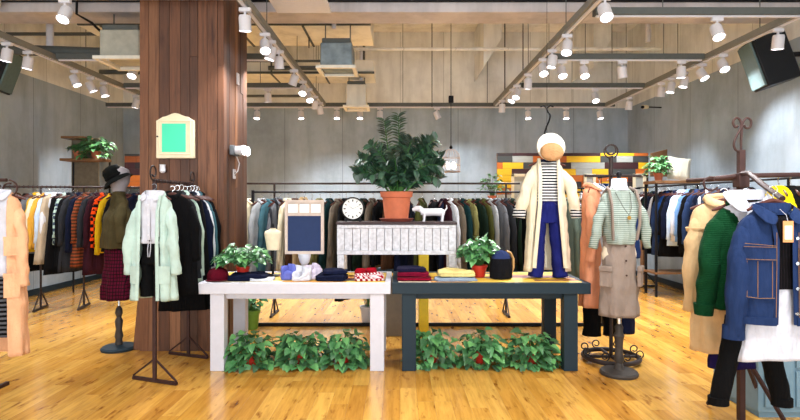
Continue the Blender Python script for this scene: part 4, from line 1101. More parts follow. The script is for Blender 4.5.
# mint cardigan outfit
p = Vector((FA.x + .005, FA.y - .06, FZ - RAIL_DROP)); D = p.y
C_MINT = cloth('mint_knit', S(204, 226, 216), 'knit')
r_ = garment('cardigan', 'long pale mint open cardigan on the rack before the column', 'cardigan', p, R(-4))
m = MB(); torso(m, .86, .15, .155, .19, .085, seed=2, gap=lambda t: .07 + .015 * t, nk=.08, fold=.014, drop=.075)
body(m, r_, 'cardigan_body', C_MINT)
for s in (-1, 1): m = MB(); sleeve(m, s, .155, .57, .052, .045, .04, seed=3, drop=.075); body(m, r_, 'sleeve', C_MINT)
for s in (-1, 1):
    m = MB(); m.tube([(s * .085, -.062, -.02), (s * .075, -.088, -.15), (s * .075, -.098, -.4), (s * .085, -.104, -.85)], [.012, .014, .015, .015], 8, flat=.5); m.build('front_band', C_MINT, r_)
    m = MB(); patch(m, s * .128 - .035, s * .128 + .035, -.72, -.58, .18, .095); m.build('pocket', C_MINT, r_)
hanger_parts(r_, .14)
r_ = garment('blouse', 'white blouse worn under the pale mint cardigan', 'blouse', p + Vector((0, .0, -.005)), R(-4))
m = MB(); torso(m, .40, .125, .12, .115, .062, seed=4, nk=.075, fold=.006, steps=6); body(m, r_, 'blouse_body', C_WHITE)
collar_wings(r_, C_WHITE, .85, 0)
MB().bb(-.012, .012, -.085, -.072, -.37, -.05).build('placket', C_WHITE, r_)
for i in range(4): MB().tube([(0, -.085, -.09 - i * .08), (0, -.089, -.09 - i * .08)], .006, 8).build('button', M_LAMP, r_)
r_ = garment('trousers', 'black drawstring trousers hanging inside the mint cardigan', 'trousers', p + Vector((0, .0, -.37)), R(-4))
m = MB(); trousers(m, .46, .085, seed=1, r1=.05, split=.2, dep=.05); body(m, r_, 'trouser_body', C_BLACK)
MB().bb(-.09, .09, -.062, .05, -.02, .02).build('waistband', C_BLACK, r_, bevel=.008)
for s in (-1, 1): MB().tube([(s * .008, -.064, 0), (s * .012, -.075, -.08), (s * .006, -.078, -.14)], .003, 6).build('drawstring', C_WHITE, r_)

# olive sweater mannequin
D = 5.16; X = PX(119, D)
r_ = thing('dress_form', 'dress form in olive sweater and hat, left of the column', 'mannequin', (X, D, 0), R(-50))
m = MB(); m.lathe([(.14, .88), (.15, 1.0), (.125, 1.15), (.14, 1.35), (.13, 1.43), (.07, 1.49), (.05, 1.53), (.05, 1.60)], 24, sy=.5); m.build('torso', M_LINEN, r_, smooth=60)
MB().lathe([(.05, 1.56), (.06, 1.6), (.085, 1.66), (.09, 1.72), (.08, 1.78), (.03, 1.81)], 20, sy=1.15).build('head', M_GREYHEAD, r_, smooth=60)
MB().tube([(0, 0, .3), (0, 0, .95)], .012, 10).build('pole', M_CHROME, r_)
MB().lathe([(.02, .03), (.035, .05), (.03, .1), (.04, .13), (.028, .2), (.038, .28), (.022, .32), (.035, .36), (.03, .4), (.012, .43)], 18).build('carved_post', M_PILLAR, r_)
MB().lathe([(.001, 0), (.16, 0), (.165, .02), (.15, .035), (.05, .045), (.001, .05)], 32).build('base', M_SLATE, r_)
C_OLIVE = cloth('olive_wool', S(104, 94, 66), 'knit')
g = garment('jumper', 'olive brown wool jumper on the dress form beside the column', 'jumper', (X, D, 1.53), R(-50))
m = MB(); torso(m, .52, .18, .2, .2, .14, seed=6, nk=.06, fold=.012, drop=.075, neck_dip=.0); body(m, g, 'jumper_body', C_OLIVE, solid=.01)
for s in (-1, 1): m = MB(); sleeve(m, s, .18, .38, .07, .055, .03, seed=6, drop=.075); body(m, g, 'sleeve', C_OLIVE, solid=.01)
MB().lathe([(.072, .0), (.066, .03), (.06, .035), (.062, .0)], 20, sy=.85).build('neckband', C_OLIVE, g)
g = garment('skirt', 'dark burgundy checked skirt below the olive jumper', 'skirt', (X, D, 1.02), R(-50))
m = MB(); skirt(m, .51, .165, .205, .12, .16, .014, 8, 3); body(m, g, 'skirt_body', cloth('plaid_burg', S(112, 24, 58), 'plaid', S(30, 10, 26), 30))
MB().lathe([(.165, -.02), (.17, .0), (.165, .02)], 24, sy=.73).build('waistband', C_BLACK, g)
g = thing('felt_hat', 'dark green felt hat on the dress form head', 'hat', (X - .02, D - .02, 1.70), R(-10)); g.rotation_euler = (R(10), R(-30), 0); g.scale = (.84, .84, .84)
C_HAT = cloth('dark_felt', S(16, 26, 24))
MB().lathe([(.106, 0), (.112, .03), (.108, .09), (.085, .13), (.04, .148), (.005, .15)], 28).build('crown', C_HAT, g, smooth=60)
m = MB(); m.lathe([(.105, .004), (.14, -.012), (.175, -.05), (.178, -.058), (.138, -.02), (.1, -.004)], 32); m.build('brim', C_HAT, g, smooth=60)
MB().lathe([(.108, .004), (.116, .01), (.116, .03), (.108, .036)], 28).build('hat_band', C_BLACK, g)

# foreground left outfit
D = 3.9; X = PX(0, D); Z = PZ(192, D)
M_PEACH = cloth('peach_knit', S(248, 192, 154), 'knit')
rl = thing('garment_rack', 'bronze clothes rack with scroll end at the left edge', 'clothes rack', (X - .55, D, 0))
zr = Z + RAIL_DROP - .01
MB().tube([(-.5, 0, zr), (.6, 0, zr)], .013, 12).build('rail', M_BRONZE, rl)
m = MB(); pts = []
for i in range(24):
    t = i / 23; a = pi / 2 - t * 2 * pi * 1.05; rr = .065 - .025 * t; pts.append((.6 + .02 + cos(a) * rr, 0, zr - .065 + sin(a) * rr))
m.tube(pts, .007, 8); m.build('scroll', M_BRONZE, rl)
for xx in (-.45, .42):
    MB().tube([(xx, 0, .03), (xx, 0, zr)], .014, 10).build('post', M_BRONZE, rl)
    m = MB(); m.bar((xx, -.34, .015), (xx, .25, .015), .028, .028); m.bar((xx, -.3, .03), (xx, 0, .3), .014, .014); m.build('base_foot', M_BRONZE, rl)
p = Vector((X - .005, D, Z))
r_ = garment('cardigan', 'long peach knitted cardigan with patch pockets at left edge', 'cardigan', p, R(8))
m = MB(); torso(m, 1.22, .155, .16, .20, .085, drop=.075, seed=12, gap=lambda t: .075 + .02 * t, fold=.008, steps=16); body(m, r_, 'cardigan_body', M_PEACH, solid=.01)
for s in (-1, 1): m = MB(); sleeve(m, s, .16, .62, .055, .042, .02, seed=12, drop=.075); body(m, r_, 'sleeve', M_PEACH, solid=.01)
for s in (-1, 1):
    for z0, z1 in ((-.78, -.60), (-.47, -.33)):
        q = r_; k = MB(); patch(k, s * .13 - .045, s * .13 + .045, z0, z1, .19, .093); patch(k, s * .13 - .048, s * .13 + .048, z1 - .03, z1, .19, .093, .009); k.build('pocket', M_PEACH, q)
hanger_parts(r_, .18)
r_ = garment('shirt', 'white shirt under the long peach cardigan', 'shirt', p + Vector((0, -.0, -.005)), R(8))
m = MB(); torso(m, .62, .135, .125, .13, .062, seed=13, fold=.007); body(m, r_, 'shirt_body', C_WHITE)
collar_wings(r_, C_WHITE, .85, 0)
r_ = garment('skirt', 'black and white striped skirt under white shirt at left edge', 'skirt', p + Vector((0, 0, -.58)), R(8))
m = MB(); skirt(m, .5, .13, .16, .06, .07, .006, 7, 4); body(m, r_, 'skirt_body', cloth('skirt_stripe', S(20, 20, 24), 'stripe', S(120, 120, 124), 30))

# hanging outfit on the slate table
D = 4.78; sc = FPX / D; X = PX(548, D)
def zc(py): return PZ(py, D)
C_CREAM = cloth('cream_knit', S(234, 224, 200), 'knit')
r_ = garment('cardigan', 'long cream knitted cardigan hanging above the slate table', 'cardigan', (X - .01, D, zc(160)))
m = MB(); torso(m, 1.02, .155, .165, .215, .085, seed=22, gap=lambda t: .075 + .075 * t, nk=.085, fold=.010, drop=.07); body(m, r_, 'cardigan_body', C_CREAM, solid=.012)
for s in (-1, 1): m = MB(); sleeve(m, s, .16, .40, .055, .052, .095, seed=22, fwd=-.03, drop=.07); body(m, r_, 'sleeve', C_CREAM, solid=.012)
for s in (-1, 1):
    m = MB(); m.tube([(s * .088, -.05, .01), (s * .085, -.085, -.12), (s * .09, -.1, -.4), (s * .142, -.098, -.98)], [.014, .018, .019, .019], 8, flat=.45); m.build('front_band', C_CREAM, r_)
hanger_parts(r_, .17, hook=.2)
# hook chain up to the ceiling
hk = thing('hanging_hook', 'thin wire with black S hook holding the cream outfit', 'hook', (X - .01, D, zc(160)))
MB().tube([(0, 0, .16), (.0, 0, ZC - zc(160))], .0022, 6).build('wire', M_BLACK, hk)
pts = [(0, 0, .20), (-.02, 0, .24), (-.005, 0, .3), (.02, 0, .36), (.03, 0, .41), (.01, 0, .44), (0, 0, .47)]
MB().tube(curve(pts), .008, 8).build('hook', M_BLACK, hk)
MB().tube([(-.06, 0, .49), (-.03, 0, .5), (0, 0, .475), (.03, 0, .5), (.06, 0, .49)], .008, 8).build('top_hook', M_BLACK, hk)
C_STR = cloth('breton', S(26, 28, 44), 'stripe', S(226, 226, 226), 38)
r_ = garment('striped_top', 'navy and white striped top inside the cream cardigan', 'top', (X - .01, D - .002, zc(161)))
m = MB(); torso(m, .37, .13, .13, .125, .062, seed=23, nk=.085, fold=.004, steps=6); body(m, r_, 'top_body', C_STR)
for s in (-1, 1):
    e = Vector((s * .258, -.03, -.47)); m = MB(); m.tube([e + Vector((-s * .012, 0, .06)), e + Vector((s * .0, 0, .0)), e + Vector((s * .006, 0, -.05))], [.05, .058, .056], 16, cap=False, flat=.8); body(m, r_, 'cuff', C_STR)
MB().lathe([(.092, -.01), (.09, .012), (.08, .014), (.08, -.01)], 24, sy=.62).build('neckband', C_NAVY, r_)
C_BLUE = cloth('cobalt_denim', S(36, 42, 118), 'denim')
r_ = garment('jeans', 'cobalt blue jeans of the outfit hanging above slate table', 'jeans', (X - .005, D - .004, zc(199)))
m = MB(); trousers(m, zc(199) - TH - .014, .108, seed=5, r1=.062, split=.22, dep=.055, spread=.048, flare=.008); body(m, r_, 'jeans_body', C_BLUE)
MB().lathe([(.108, -.03), (.112, -.025), (.112, .01), (.106, .012)], 28, sy=.56).build('waistband', C_BLUE, r_)
MB().tube([(0, -.063, -.01), (0, -.068, -.01)], .007, 8).build('button', M_CHROME, r_)
for s in (-1, 1): MB().tube([(s * .09, -.045, -.03), (s * .07, -.062, -.06), (s * .045, -.066, -.035)], .0022, 6).build('pocket_seam', cloth('seam_blue', S(90, 96, 160)), r_)
r_ = thing('wool_hat', 'cream brimmed hat with tan crown above the hanging outfit', 'hat', (X, D - .09, zc(148))); r_.rotation_euler = (R(82), 0, 0)
MB().lathe([(.08, -.02), (.115, -.018), (.13, .0), (.126, .014), (.08, .022)], 32).build('brim', cloth('felt_cream', S(244, 238, 226)), r_, smooth=60)
m = MB().lathe([(.1, .012), (.106, .03), (.098, .05), (.06, .065), (.005, .07)], 28, (0, -.052, 0), sy=.8); m.build('crown', cloth('felt_tan', S(206, 160, 118)), r_, smooth=60)

# right mannequin
D = 4.4; X = PX(619, D)
def zc(py): return PZ(py, D)
r_ = thing('dress_form', 'dress form in striped top and taupe pinafore on round base', 'mannequin', (X, D, 0), R(4))
m = MB(); m.lathe([(.13, .9), (.15, 1.02), (.112, 1.16), (.13, 1.35), (.12, 1.44), (.07, 1.50), (.05, 1.55), (.048, 1.62)], 28, sy=.5); m.build('torso', M_LINEN, r_, smooth=60)
MB().lathe([(.048, 1.62), (.055, 1.63), (.05, 1.645), (.02, 1.655), (.014, 1.675), (.024, 1.69), (.018, 1.71), (.004, 1.72)], 20).build('neck_finial', M_BLACK, r_, smooth=60)
MB().tube([(0, 0, .38), (0, 0, .95)], .018, 12).build('pole', M_CHROME, r_)
MB().lathe([(.05, .03), (.04, .06), (.03, .1), (.042, .13), (.036, .17), (.03, .2), (.036, .3), (.045, .33), (.03, .36), (.034, .40), (.02, .43)], 20).build('carved_post', M_PILLAR, r_)
MB().lathe([(.001, 0), (.15, 0), (.155, .02), (.145, .035), (.06, .045), (.001, .05)], 36).build('base', M_PILLAR, r_)
C_SST = cloth('sage_stripe', S(146, 164, 154), 'stripe', S(192, 202, 194), 62)
g = garment('striped_top', 'sage striped long sleeved top on the right dress form', 'top', (X, D, zc(188)), R(4))
m = MB(); torso(m, .47, .165, .155, .118, .11, seed=31, nk=.062, fold=.006, drop=.08, neck_dip=0); body(m, g, 'top_body', C_SST)
for s in (-1, 1): m = MB(); sleeve(m, s, .168, .42, .048, .036, .07, seed=31, drop=.08); body(m, g, 'sleeve', C_SST)
MB().lathe([(.085, -.02), (.066, .02), (.062, .075), (.055, .08), (.052, .02)], 24, sy=.85).build('turtleneck', C_WHITE, g, smooth=60)
C_TAUPE = cloth('taupe_cotton', S(172, 156, 146))
g = garment('pinafore_skirt', 'taupe cargo pinafore skirt with shoulder straps on dress form', 'skirt', (X, D, zc(238)), R(4))
m = MB(); skirt(m, zc(238) - zc(315), .125, .172, .1, .13, .009, 6, 7); body(m, g, 'skirt_body', C_TAUPE, solid=.01)
MB().lathe([(.126, -.02), (.132, -.015), (.132, .02), (.125, .022)], 32, sy=.84).build('waistband', C_TAUPE, g)
for s in (-1, 1):
    MB().tube([(s * .1, -.10, -.01), (s * .115, -.122, .12), (s * .12, -.118, .28), (s * .115, -.06, .40), (s * .1, .0, .425), (s * .11, .08, .36), (s * .1, .11, .15), (s * .09, .1, 0)], .011, 8, flat=1.4).build('strap', C_TAUPE, g)
    pk = MB().box((s * .148, -.07, -.32), (.1, .03, .16), rz=s * R(50)).box((s * .151, -.075, -.25), (.108, .036, .045), rz=s * R(50)).build('pocket', C_TAUPE, g, bevel=.006)
for i in range(3): MB().tube([(.0, -.112 - i * .006, -.06 - .12 * i), (.0, -.118 - i * .006, -.06 - .12 * i)], .008, 8).build('button', M_BRONZE, g)
g = thing('necklace', 'long necklace with round pendant on the right dress form', 'necklace', (X, D, zc(188)), R(4))
pts = [(-.065, .0, .02), (-.06, -.08, -.06), (-.03, -.13, -.16), (.015, -.14, -.23), (.04, -.13, -.17), (.06, -.08, -.06), (.065, 0, .02)]
MB().tube(pts, .002, 6).build('chain', M_BRONZE, g)
MB().lathe([(.001, -.004), (.016, -.003), (.016, .003), (.001, .004)], 14, (.015, -.142, -.248), M=RX).build('pendant', plain('brass', S(190, 150, 80), .3, .8), g)

# round-base rack behind the mannequin
D = 4.78; X = PX(611, D)
r_ = thing('round_rack', 'round based iron clothes stand with scrolls behind the dress form', 'clothes rack', (X, D, 0))
m = MB(); n = 40; pts = [(cos(2 * pi * i / n) * .24, sin(2 * pi * i / n) * .24, .04) for i in range(n + 1)]; m.tube(pts, .022, 10)
m.tube([(-.24, 0, .04), (.24, 0, .04)], .014, 8); m.tube([(0, -.24, .04), (0, .24, .04)], .014, 8); m.build('ring_base', M_METAL, r_)
for i in range(8):
    a = 2 * pi * i / 8 + .2; c = (cos(a) * .24, sin(a) * .24, .055); m = MB(); scroll(m, c, .75, 1 if i % 2 else -1, r=.006); m.build('scroll', M_METAL, r_)
MB().tube([(0, 0, .03), (0, 0, 1.88)], .017, 12).build('post', M_METAL, r_)
m = MB()
for s in (-1, 1): scroll(m, (s * .0, 0, 1.86), 1.3, s)
m.build('top_scroll', M_METAL, r_)
zr = 1.70
MB().tube([(-.24, 0, zr), (.28, 0, zr)], .012, 10).build('rail', M_METAL, r_)
MB().tube([(0, -.05, zr), (0, .3, zr)], .012, 10).build('cross_rail', M_METAL, r_)
C_DEN = cloth('jacket_denim', S(42, 64, 116), 'denim')
GR = 'clothes on the round stand'
def simple(name, label, cat, loc, rz, mat, L, sh=.2, sl=.55, hem=None, seed=0, hg=True):
    g = garment(name, label, cat, loc, rz, GR)
    m = MB(); torso(m, L, sh, sh + .01, hem or sh + .02, .08, seed=seed); body(m, g, name + '_body', mat)
    for s in (-1, 1): m = MB(); sleeve(m, s, sh, sl, .065, .05, .03, seed=seed); body(m, g, 'sleeve', mat)
    m = MB(); collar(m, .08, .045); body(m, g, 'collar', mat, solid=.004)
    if hg: hanger_parts(g, .18)
    return g
simple('denim_jacket', 'blue denim jacket behind the right dress form', 'jacket', (X + .03, D + .13, zr - RAIL_DROP), R(6), C_DEN, .72, .21, .60, seed=41)
simple('coat', 'rust orange coat left of the right dress form', 'coat', (X - .17, D + .0, zr - RAIL_DROP), R(58), cloth('rust_coat', S(224, 156, 124)), 1.08, .2, .6, seed=42)
simple('shirt', 'white shirt squeezed behind the rust orange coat', 'shirt', (X - .09, D + .06, zr - RAIL_DROP), R(50), C_WHITE, .8, .19, .55, seed=43)
g = garment('trousers', 'black trousers hanging low behind the dress form post', 'trousers', (X - .04, D + .12, 1.2), R(5), GR)
m = MB(); trousers(m, 1.2 - PZ(338, D), .14, seed=6, r1=.085, spread=.02); body(m, g, 'trouser_body', C_BLACK)
m = MB(); m.tube([(0, 0, .0), (0, 0, .5)], .003, 6); m.build('hanging_strap', M_BLACK, g)
g = garment('trousers', 'navy trousers hanging right of the black ones', 'trousers', (X + .16, D + .2, 1.2), R(20), GR)
m = MB(); trousers(m, 1.2 - PZ(333, D + .2), .11, seed=7, r1=.08, spread=.01); body(m, g, 'trouser_body', C_NAVY)
m = MB(); m.tube([(0, 0, .0), (0, 0, .5)], .003, 6); m.build('hanging_strap', M_BLACK, g)

# ------------------------------------------------------------------ foreground right rack
D = 3.4; X = PX(741, D)
r_ = thing('scroll_rack', 'bronze four way clothes stand with scroll top, nearest on the right', 'clothes rack', (X, D, 0))
z1 = PZ(178, D)
m = MB().bb(-.019, .019, -.019, .019, .03, PZ(150, D)); m.build('post', M_BRONZE, r_, bevel=.003)
m = MB(); m.bb(-.035, .035, -.035, .035, z1 - .06, z1 + .03); m.build('bracket_block', M_BRONZE, r_, bevel=.004)
sh_ = D / FPX; m = MB()
def pz(px, py): return ((px - 741) * sh_, 0, PZ(py, D))
m.tube(curve([pz(741, 153), pz(741, 140), pz(742, 128), pz(743, 122), pz(747, 118), pz(751, 121), pz(750, 127), pz(746, 128), pz(744, 125)]), .0075, 8)
m.tube(curve([pz(739, 152), pz(735, 149), pz(734, 143), pz(737, 135), pz(741, 127), pz(740, 120), pz(736, 118), pz(733, 122), pz(735, 127), pz(738, 126)]), .0075, 8)
m.build('scroll', M_BRONZE, r_)
m = MB(); m.tube([(-.14, .06, z1 + .0), (.0, .0, z1 + .015), (.6, .12, z1 + .03)], .016, 10)
m.tube([(0, 0, z1 + .03), (-.03, -.12, z1 + .025), (-.12, -.4, z1 - .07), (-.17, -.60, z1 - .14)], .016, 10); m.tube([(0, 0, z1), (-.10, .22, z1), (-.14, .38, z1)], .016, 10); m.build('arm', M_BRONZE, r_)
m = MB()
pts = [(-.16 + .05 * cos(a), .06, z1 - .035 + .045 * sin(a)) for a in [pi * .4 + i * .5 for i in range(10)]]; m.tube(pts, .007, 8); m.build('arm_scroll', M_BRONZE, r_)
for sx, sy in ((.14, -.3), (.3, .2), (-.04, .3)):
    MB().bar((0, 0, .5), (sx, sy, .02), .02, .02).build('leg', M_BRONZE, r_)
MB().bb(-.014, .014, -.014, .014, .0, .05).build('foot', M_BRONZE, r_)

# beige coat
D = 3.22; p = Vector((PX(724, D), D, PZ(200, D)))
r_ = garment('coat', 'beige trench coat left of the green jumper', 'coat', p, R(-12))
C_BEIGE = cloth('beige_gab', S(222, 190, 148))
m = MB(); torso(m, .93, .175, .185, .2, .085, seed=51, fold=.014); body(m, r_, 'coat_body', C_BEIGE)
for s in (-1, 1): m = MB(); sleeve(m, s, .178, .62, .062, .05, .015, seed=51); body(m, r_, 'sleeve', C_BEIGE)
m = MB(); torso(m, .17, .19, .2, .205, .094, seed=52, fold=.004, steps=3); body(m, r_, 'shoulder_cape', C_BEIGE)
m = MB(); collar(m, .085, .05); body(m, r_, 'collar', C_BEIGE, solid=.004)
hanger_parts(r_, .19)
r_ = garment('skirt', 'deep violet navy skirt hanging under the beige coat', 'skirt', (p.x + .05, p.y + .02, PZ(300, D)), 0)
m = MB(); skirt(m, PZ(300, D) - PZ(368, D), .12, .14, .05, .06, .006, 5, 9); body(m, r_, 'skirt_body', cloth('violet_navy', S(46, 36, 92)))
# green jumper + white blouse
D = 3.02; p = Vector((PX(746, D), D, PZ(201, D))); C_GRN = cloth('forest_knit', S(24, 86, 50), 'knit')
r_ = garment('jumper', 'forest green knitted jumper hanging behind the denim jacket', 'jumper', p, R(-4))
m = MB(); torso(m, .62, .195, .22, .215, .095, seed=53, nk=.1, fold=.010, drop=.09, neck_dip=.05); body(m, r_, 'jumper_body', C_GRN, solid=.012)
for s in (-1, 1): m = MB(); sleeve(m, s, .2, .53, .07, .052, .045, seed=53, drop=.09); body(m, r_, 'sleeve', C_GRN, solid=.012)
e = Vector((-(.2 + .045), -.02, -.09 - .035 - .50)); MB().tube([e + Vector((0, 0, .03)), e + Vector((-.002, 0, -.035))], [.056, .048], 16).build('cuff', C_GRN, r_)
hanger_parts(r_, .19)
r_ = garment('blouse', 'white blouse with wide collar inside the green jumper', 'blouse', p + Vector((0, .0, .012)), R(-4))
m = MB(); torso(m, .30, .15, .15, .15, .08, seed=54, nk=.085, fold=.004, steps=4); body(m, r_, 'blouse_body', C_WHITE)
collar_wings(r_, C_WHITE, 1.25, .015)
# two garments on the far arm
GA = 'clothes on the right arm of the nearest stand'
C_YEL = cloth('bright_yellow', S(232, 206, 30))
def armg(name, label, cat, px, mat, L, seed):
    D = 3.5; g = garment(name, label, cat, (PX(px, D), D, z1 + .04 - RAIL_DROP), R(68), GA)
    m = MB(); torso(m, L, .19, .2, .21, .07, seed=seed); body(m, g, name + '_body', mat)
    for s in (-1, 1): m = MB(); sleeve(m, s, .19, .5, .06, .045, .03, seed=seed); body(m, g, 'sleeve', mat)
    hanger_parts(g, .18)
armg('blouse', 'bright yellow blouse behind the denim jacket collar', 'blouse', 779, C_YEL, .7, 61)
armg('jacket', 'black jacket right of the bright yellow blouse', 'jacket', 791, C_BLACK, .75, 62)
armg('cardigan', 'black and yellow cardigan cut by right edge', 'cardigan', 804, cloth('blackyellow', S(24, 24, 26), 'vstripe', S(220, 190, 40), 6), .75, 63)

# denim jacket outfit
FOLD[0] = .016
D = 2.8; k_ = D / FPX; p = Vector((PX(773, D), D, PZ(209, D)))
C_DJ = cloth('front_denim', S(44, 64, 108), 'denim'); C_STITCH = cloth('stitch', S(170, 130, 96))
r_ = garment('denim_jacket', 'open blue denim jacket with flap pockets nearest on the right', 'jacket', p, R(-3))
m = MB(); torso(m, .60, .19, .205, .215, .095, seed=71, gap=lambda t: .04 + .01 * t, nk=.08, drop=.075, fold=.006, n=60, steps=14); body(m, r_, 'jacket_body', C_DJ, solid=.008)
for s in (-1, 1):
    m = MB(); sleeve(m, s, .192, .60, .064, .052, .025, seed=71, n=20, drop=.07); body(m, r_, 'sleeve', C_DJ, solid=.008)
    e = Vector((s * (.192 + .025), -.02, -.07 - .035 - .57)); MB().tube([e + Vector((0, 0, .05)), e + Vector((s * .002, 0, -.02))], [.055, .056], 18, flat=.85).build('cuff', C_DJ, r_)
def jy(x): return fy(x, .215, .101) - .006
def onfront(m, x0, x1, z0, z1, th=.006, n=4):
    for i in range(n):
        a = x0 + (x1 - x0) * i / n; b_ = x0 + (x1 - x0) * (i + 1) / n; ya, yb = jy(a), jy(b_)
        m.add([(a, ya, z0), (b_, yb, z0), (b_, yb, z1), (a, ya, z1), (a, ya - th, z0), (b_, yb - th, z0), (b_, yb - th, z1), (a, ya - th, z1)],
              [(4, 5, 6, 7), (0, 4, 7, 3), (1, 2, 6, 5), (7, 6, 2, 3), (0, 1, 5, 4)])
def stitch(m, pts):
    m.tube([(x, jy(x) - .0105, z) for x, z in pts], .0016, 5)
for s in (-1, 1):
    m = MB(); a, b_ = sorted((s * .065, s * .19)); onfront(m, a, b_, -.47, -.25, .009); m.build('pocket', C_DJ, r_)
    m = MB(); a, b_ = sorted((s * .06, s * .195)); onfront(m, a, b_, -.27, -.20, .014); fl = m.build('pocket_flap', C_DJ, r_)
    st = MB(); stitch(st, [(s * .065, -.46), (s * .1, -.462), (s * .13, -.464), (s * .16, -.462), (s * .185, -.46)]); stitch(st, [(s * .075, -.46), (s * .075, -.27)]); stitch(st, [(s * .182, -.46), (s * .182, -.27)])
    stitch(st, [(s * .14, -.27), (s * .14, -.46)])
    st.tube([(x, jy(x) - .016, -.196) for x in (s * .06, s * .09, s * .12, s * .16, s * .195)], .0016, 5)
    st.tube([(x, jy(x) - .016, -.262) for x in (s * .06, s * .09, s * .12, s * .16, s * .195)], .0016, 5)
    stitch(st, [(s * .055, -.12), (s * .055, -.3), (s * .058, -.56)]); stitch(st, [(s * .06, -.19), (s * .12, -.185), (s * .19, -.18)])
    st.build('stitching', C_STITCH, r_)
    m = MB(); m.tube([(s * .05, -.075, -.05), (s * .046, jy(.046) + .003, -.16), (s * .048, jy(.05) + .003, -.4), (s * .052, jy(.052) + .003, -.6)], [.01, .014, .014, .014], 8, flat=.4); m.build('front_placket', C_DJ, r_)
    a, b_ = sorted((s * .052, s * .205)); m = MB(); onfront(m, a, b_, -.605, -.565, .008, 6); m.build('hem_band', C_DJ, r_)
collar_wings(r_, C_DJ, 1.12, .0)
m = MB(); m.lathe([(.088, -.03), (.086, .0), (.08, .002), (.078, -.03)], 24, sy=.62); m.build('neckband', C_DJ, r_)
for i in range(4): MB().tube([(.048, jy(.048) - .004, -.15 - i * .13), (.048, jy(.048) - .012, -.15 - i * .13)], .0085, 12).build('button', M_CHROME, r_)
hanger_parts(r_, .135, z=.035, hook=.10)
tg = MB().bb(-.03 - .0, .022, -.125, -.123, -.17, -.06).build('price_tag', plain('tag_orange', S(222, 150, 92), .7), r_)
MB().bb(-.022, .014, -.1265, -.1255, -.155, -.085).build('tag_label', plain('tag_white', S(240, 236, 230), .7, bstr=0), tg)
MB().tube([(-.004, -.06, .0), (-.004, -.11, -.03), (-.004, -.124, -.065)], .0012, 5).build('tag_string', C_WHITE, tg)
r_ = garment('top', 'black ribbed top under the open denim jacket', 'top', p + Vector((0, 0, -.02)), R(-3))
m = MB(); torso(m, .40, .15, .135, .125, .075, seed=72, nk=.08, fold=.004); body(m, r_, 'top_body', cloth('black_rib', S(24, 20, 24), 'vstripe', S(44, 36, 42), 60))
r_ = garment('tunic', 'white long shirt showing below the denim jacket', 'shirt', p + Vector((0, 0, -.38)), R(-3))
m = MB(); K_ = 14; n = 60; rings = []
for i in range(K_ + 1):
    t = i / K_; ring = []
    for j in range(n):
        th = 2 * pi * j / n; w = .12 + .085 * t ** .8 + .006 * t * sin(9 * th); z = -.41 * t - (.03 * t * t * (cos(th) ** 2) * (1 if cos(th) < 0 else .3)) + .04 * t * t * sin(th) * 0
        ring.append((cos(th) * w, sin(th) * (.07 + .025 * t + .008 * t * sin(7 * th)), z + .05 * t ** 4 * (1 - abs(cos(th))) * 0))
    rings.append(ring)
m.add([v for q in rings for v in q], [(i * n + j, (i + 1) * n + j, (i + 1) * n + (j + 1) % n, i * n + (j + 1) % n) for i in range(K_) for j in range(n)])
body(m, r_, 'tunic_body', C_WHITE)
r_ = garment('jeans', 'black skinny jeans hanging under the white long shirt', 'jeans', p + Vector((-.11, .02, -.50)), R(-3))
m = MB(); trousers(m, PZ(209, D) - .5 - PZ(404, D), .11, seed=9, r1=.045, split=.15, dep=.045, spread=.10); body(m, r_, 'jeans_body', C_BLACK)
for s in (-1, 1):
    e = Vector((s * (.055 + .012 + .10), 0, -(PZ(209, D) - .5 - PZ(404, D)))); MB().tube([e + Vector((0, 0, .03)), e + Vector((0, 0, -.012))], .054, 18, flat=.8).build('turn_up', C_BLACK, r_)

# blue grey cabinet
D = 3.5; x0 = PX(758, D)
r_ = thing('drawer_cabinet', 'blue grey wooden cabinet with drawers behind the denim outfit', 'cabinet', (x0 + .5, D + .25, 0))
MB().bb(-.5, .5, -.25, .25, .04, .86).build('body', M_BLUEGREY, r_, bevel=.004)
MB().bb(-.53, .53, -.28, .27, .86, .9).build('top', M_BLUEGREY, r_, bevel=.006)
MB().bb(-.48, .48, -.23, .23, 0, .04).build('plinth', M_BLUEGREY, r_)
for i, (a, b_) in enumerate(((-.46, -.27), (-.25, .12), (.14, .46))):
    for zz0, zz1 in ((.08, .32), (.34, .58), (.60, .82)):
        if i == 0 and zz0 > .08: continue
        if i == 0: zz1 = .82
        d_ = MB().bb(a, b_, -.265, -.25, zz0, zz1).bb(a + .03, b_ - .03, -.27, -.264, zz0 + .03, zz1 - .03).build('drawer' if i else 'door', M_BLUEGREY, r_, bevel=.004)
        MB().tube([((a + b_) / 2, -.27, (zz0 + zz1) / 2), ((a + b_) / 2, -.295, (zz0 + zz1) / 2)], [.008, .014], 12).build('knob', M_METAL, d_)

# ------------------------------------------------------------------ shelves with plants and cushion
def shelf(label, x0, x1, y, zs, depth, mat=M_SHELF, sides=()):
    r = thing('wall_shelf', label, 'shelf', ((x0 + x1) / 2, y, zs[0])); w = (x1 - x0) / 2
    for z in zs: MB().bb(-w, w, -depth, 0, z - zs[0] - .03, z - zs[0]).build('shelf_board', mat, r, bevel=.004)
    m = MB(); m.bb(-w + .05, w * .35, -.03, 0, zs[0] - zs[0], max(zs) - zs[0]) if len(zs) > 1 else m.bb(-w + .05, -w + .08, -depth, 0, -.2, -.03)
    m.build('support_board', M_DARKTOP, r)
    return r
YS = 8.3
zl = PZ(159, YS)
r_ = thing('wall_shelf', 'two tier wooden shelf high on the left back wall', 'shelf', (PX(86, YS), YS, zl))
w = (PX(107, YS) - PX(66, YS)) / 2
MB().bb(-w, w, -.15, .15, -.04, 0).build('lower_board', M_SHELF, r_, bevel=.004)
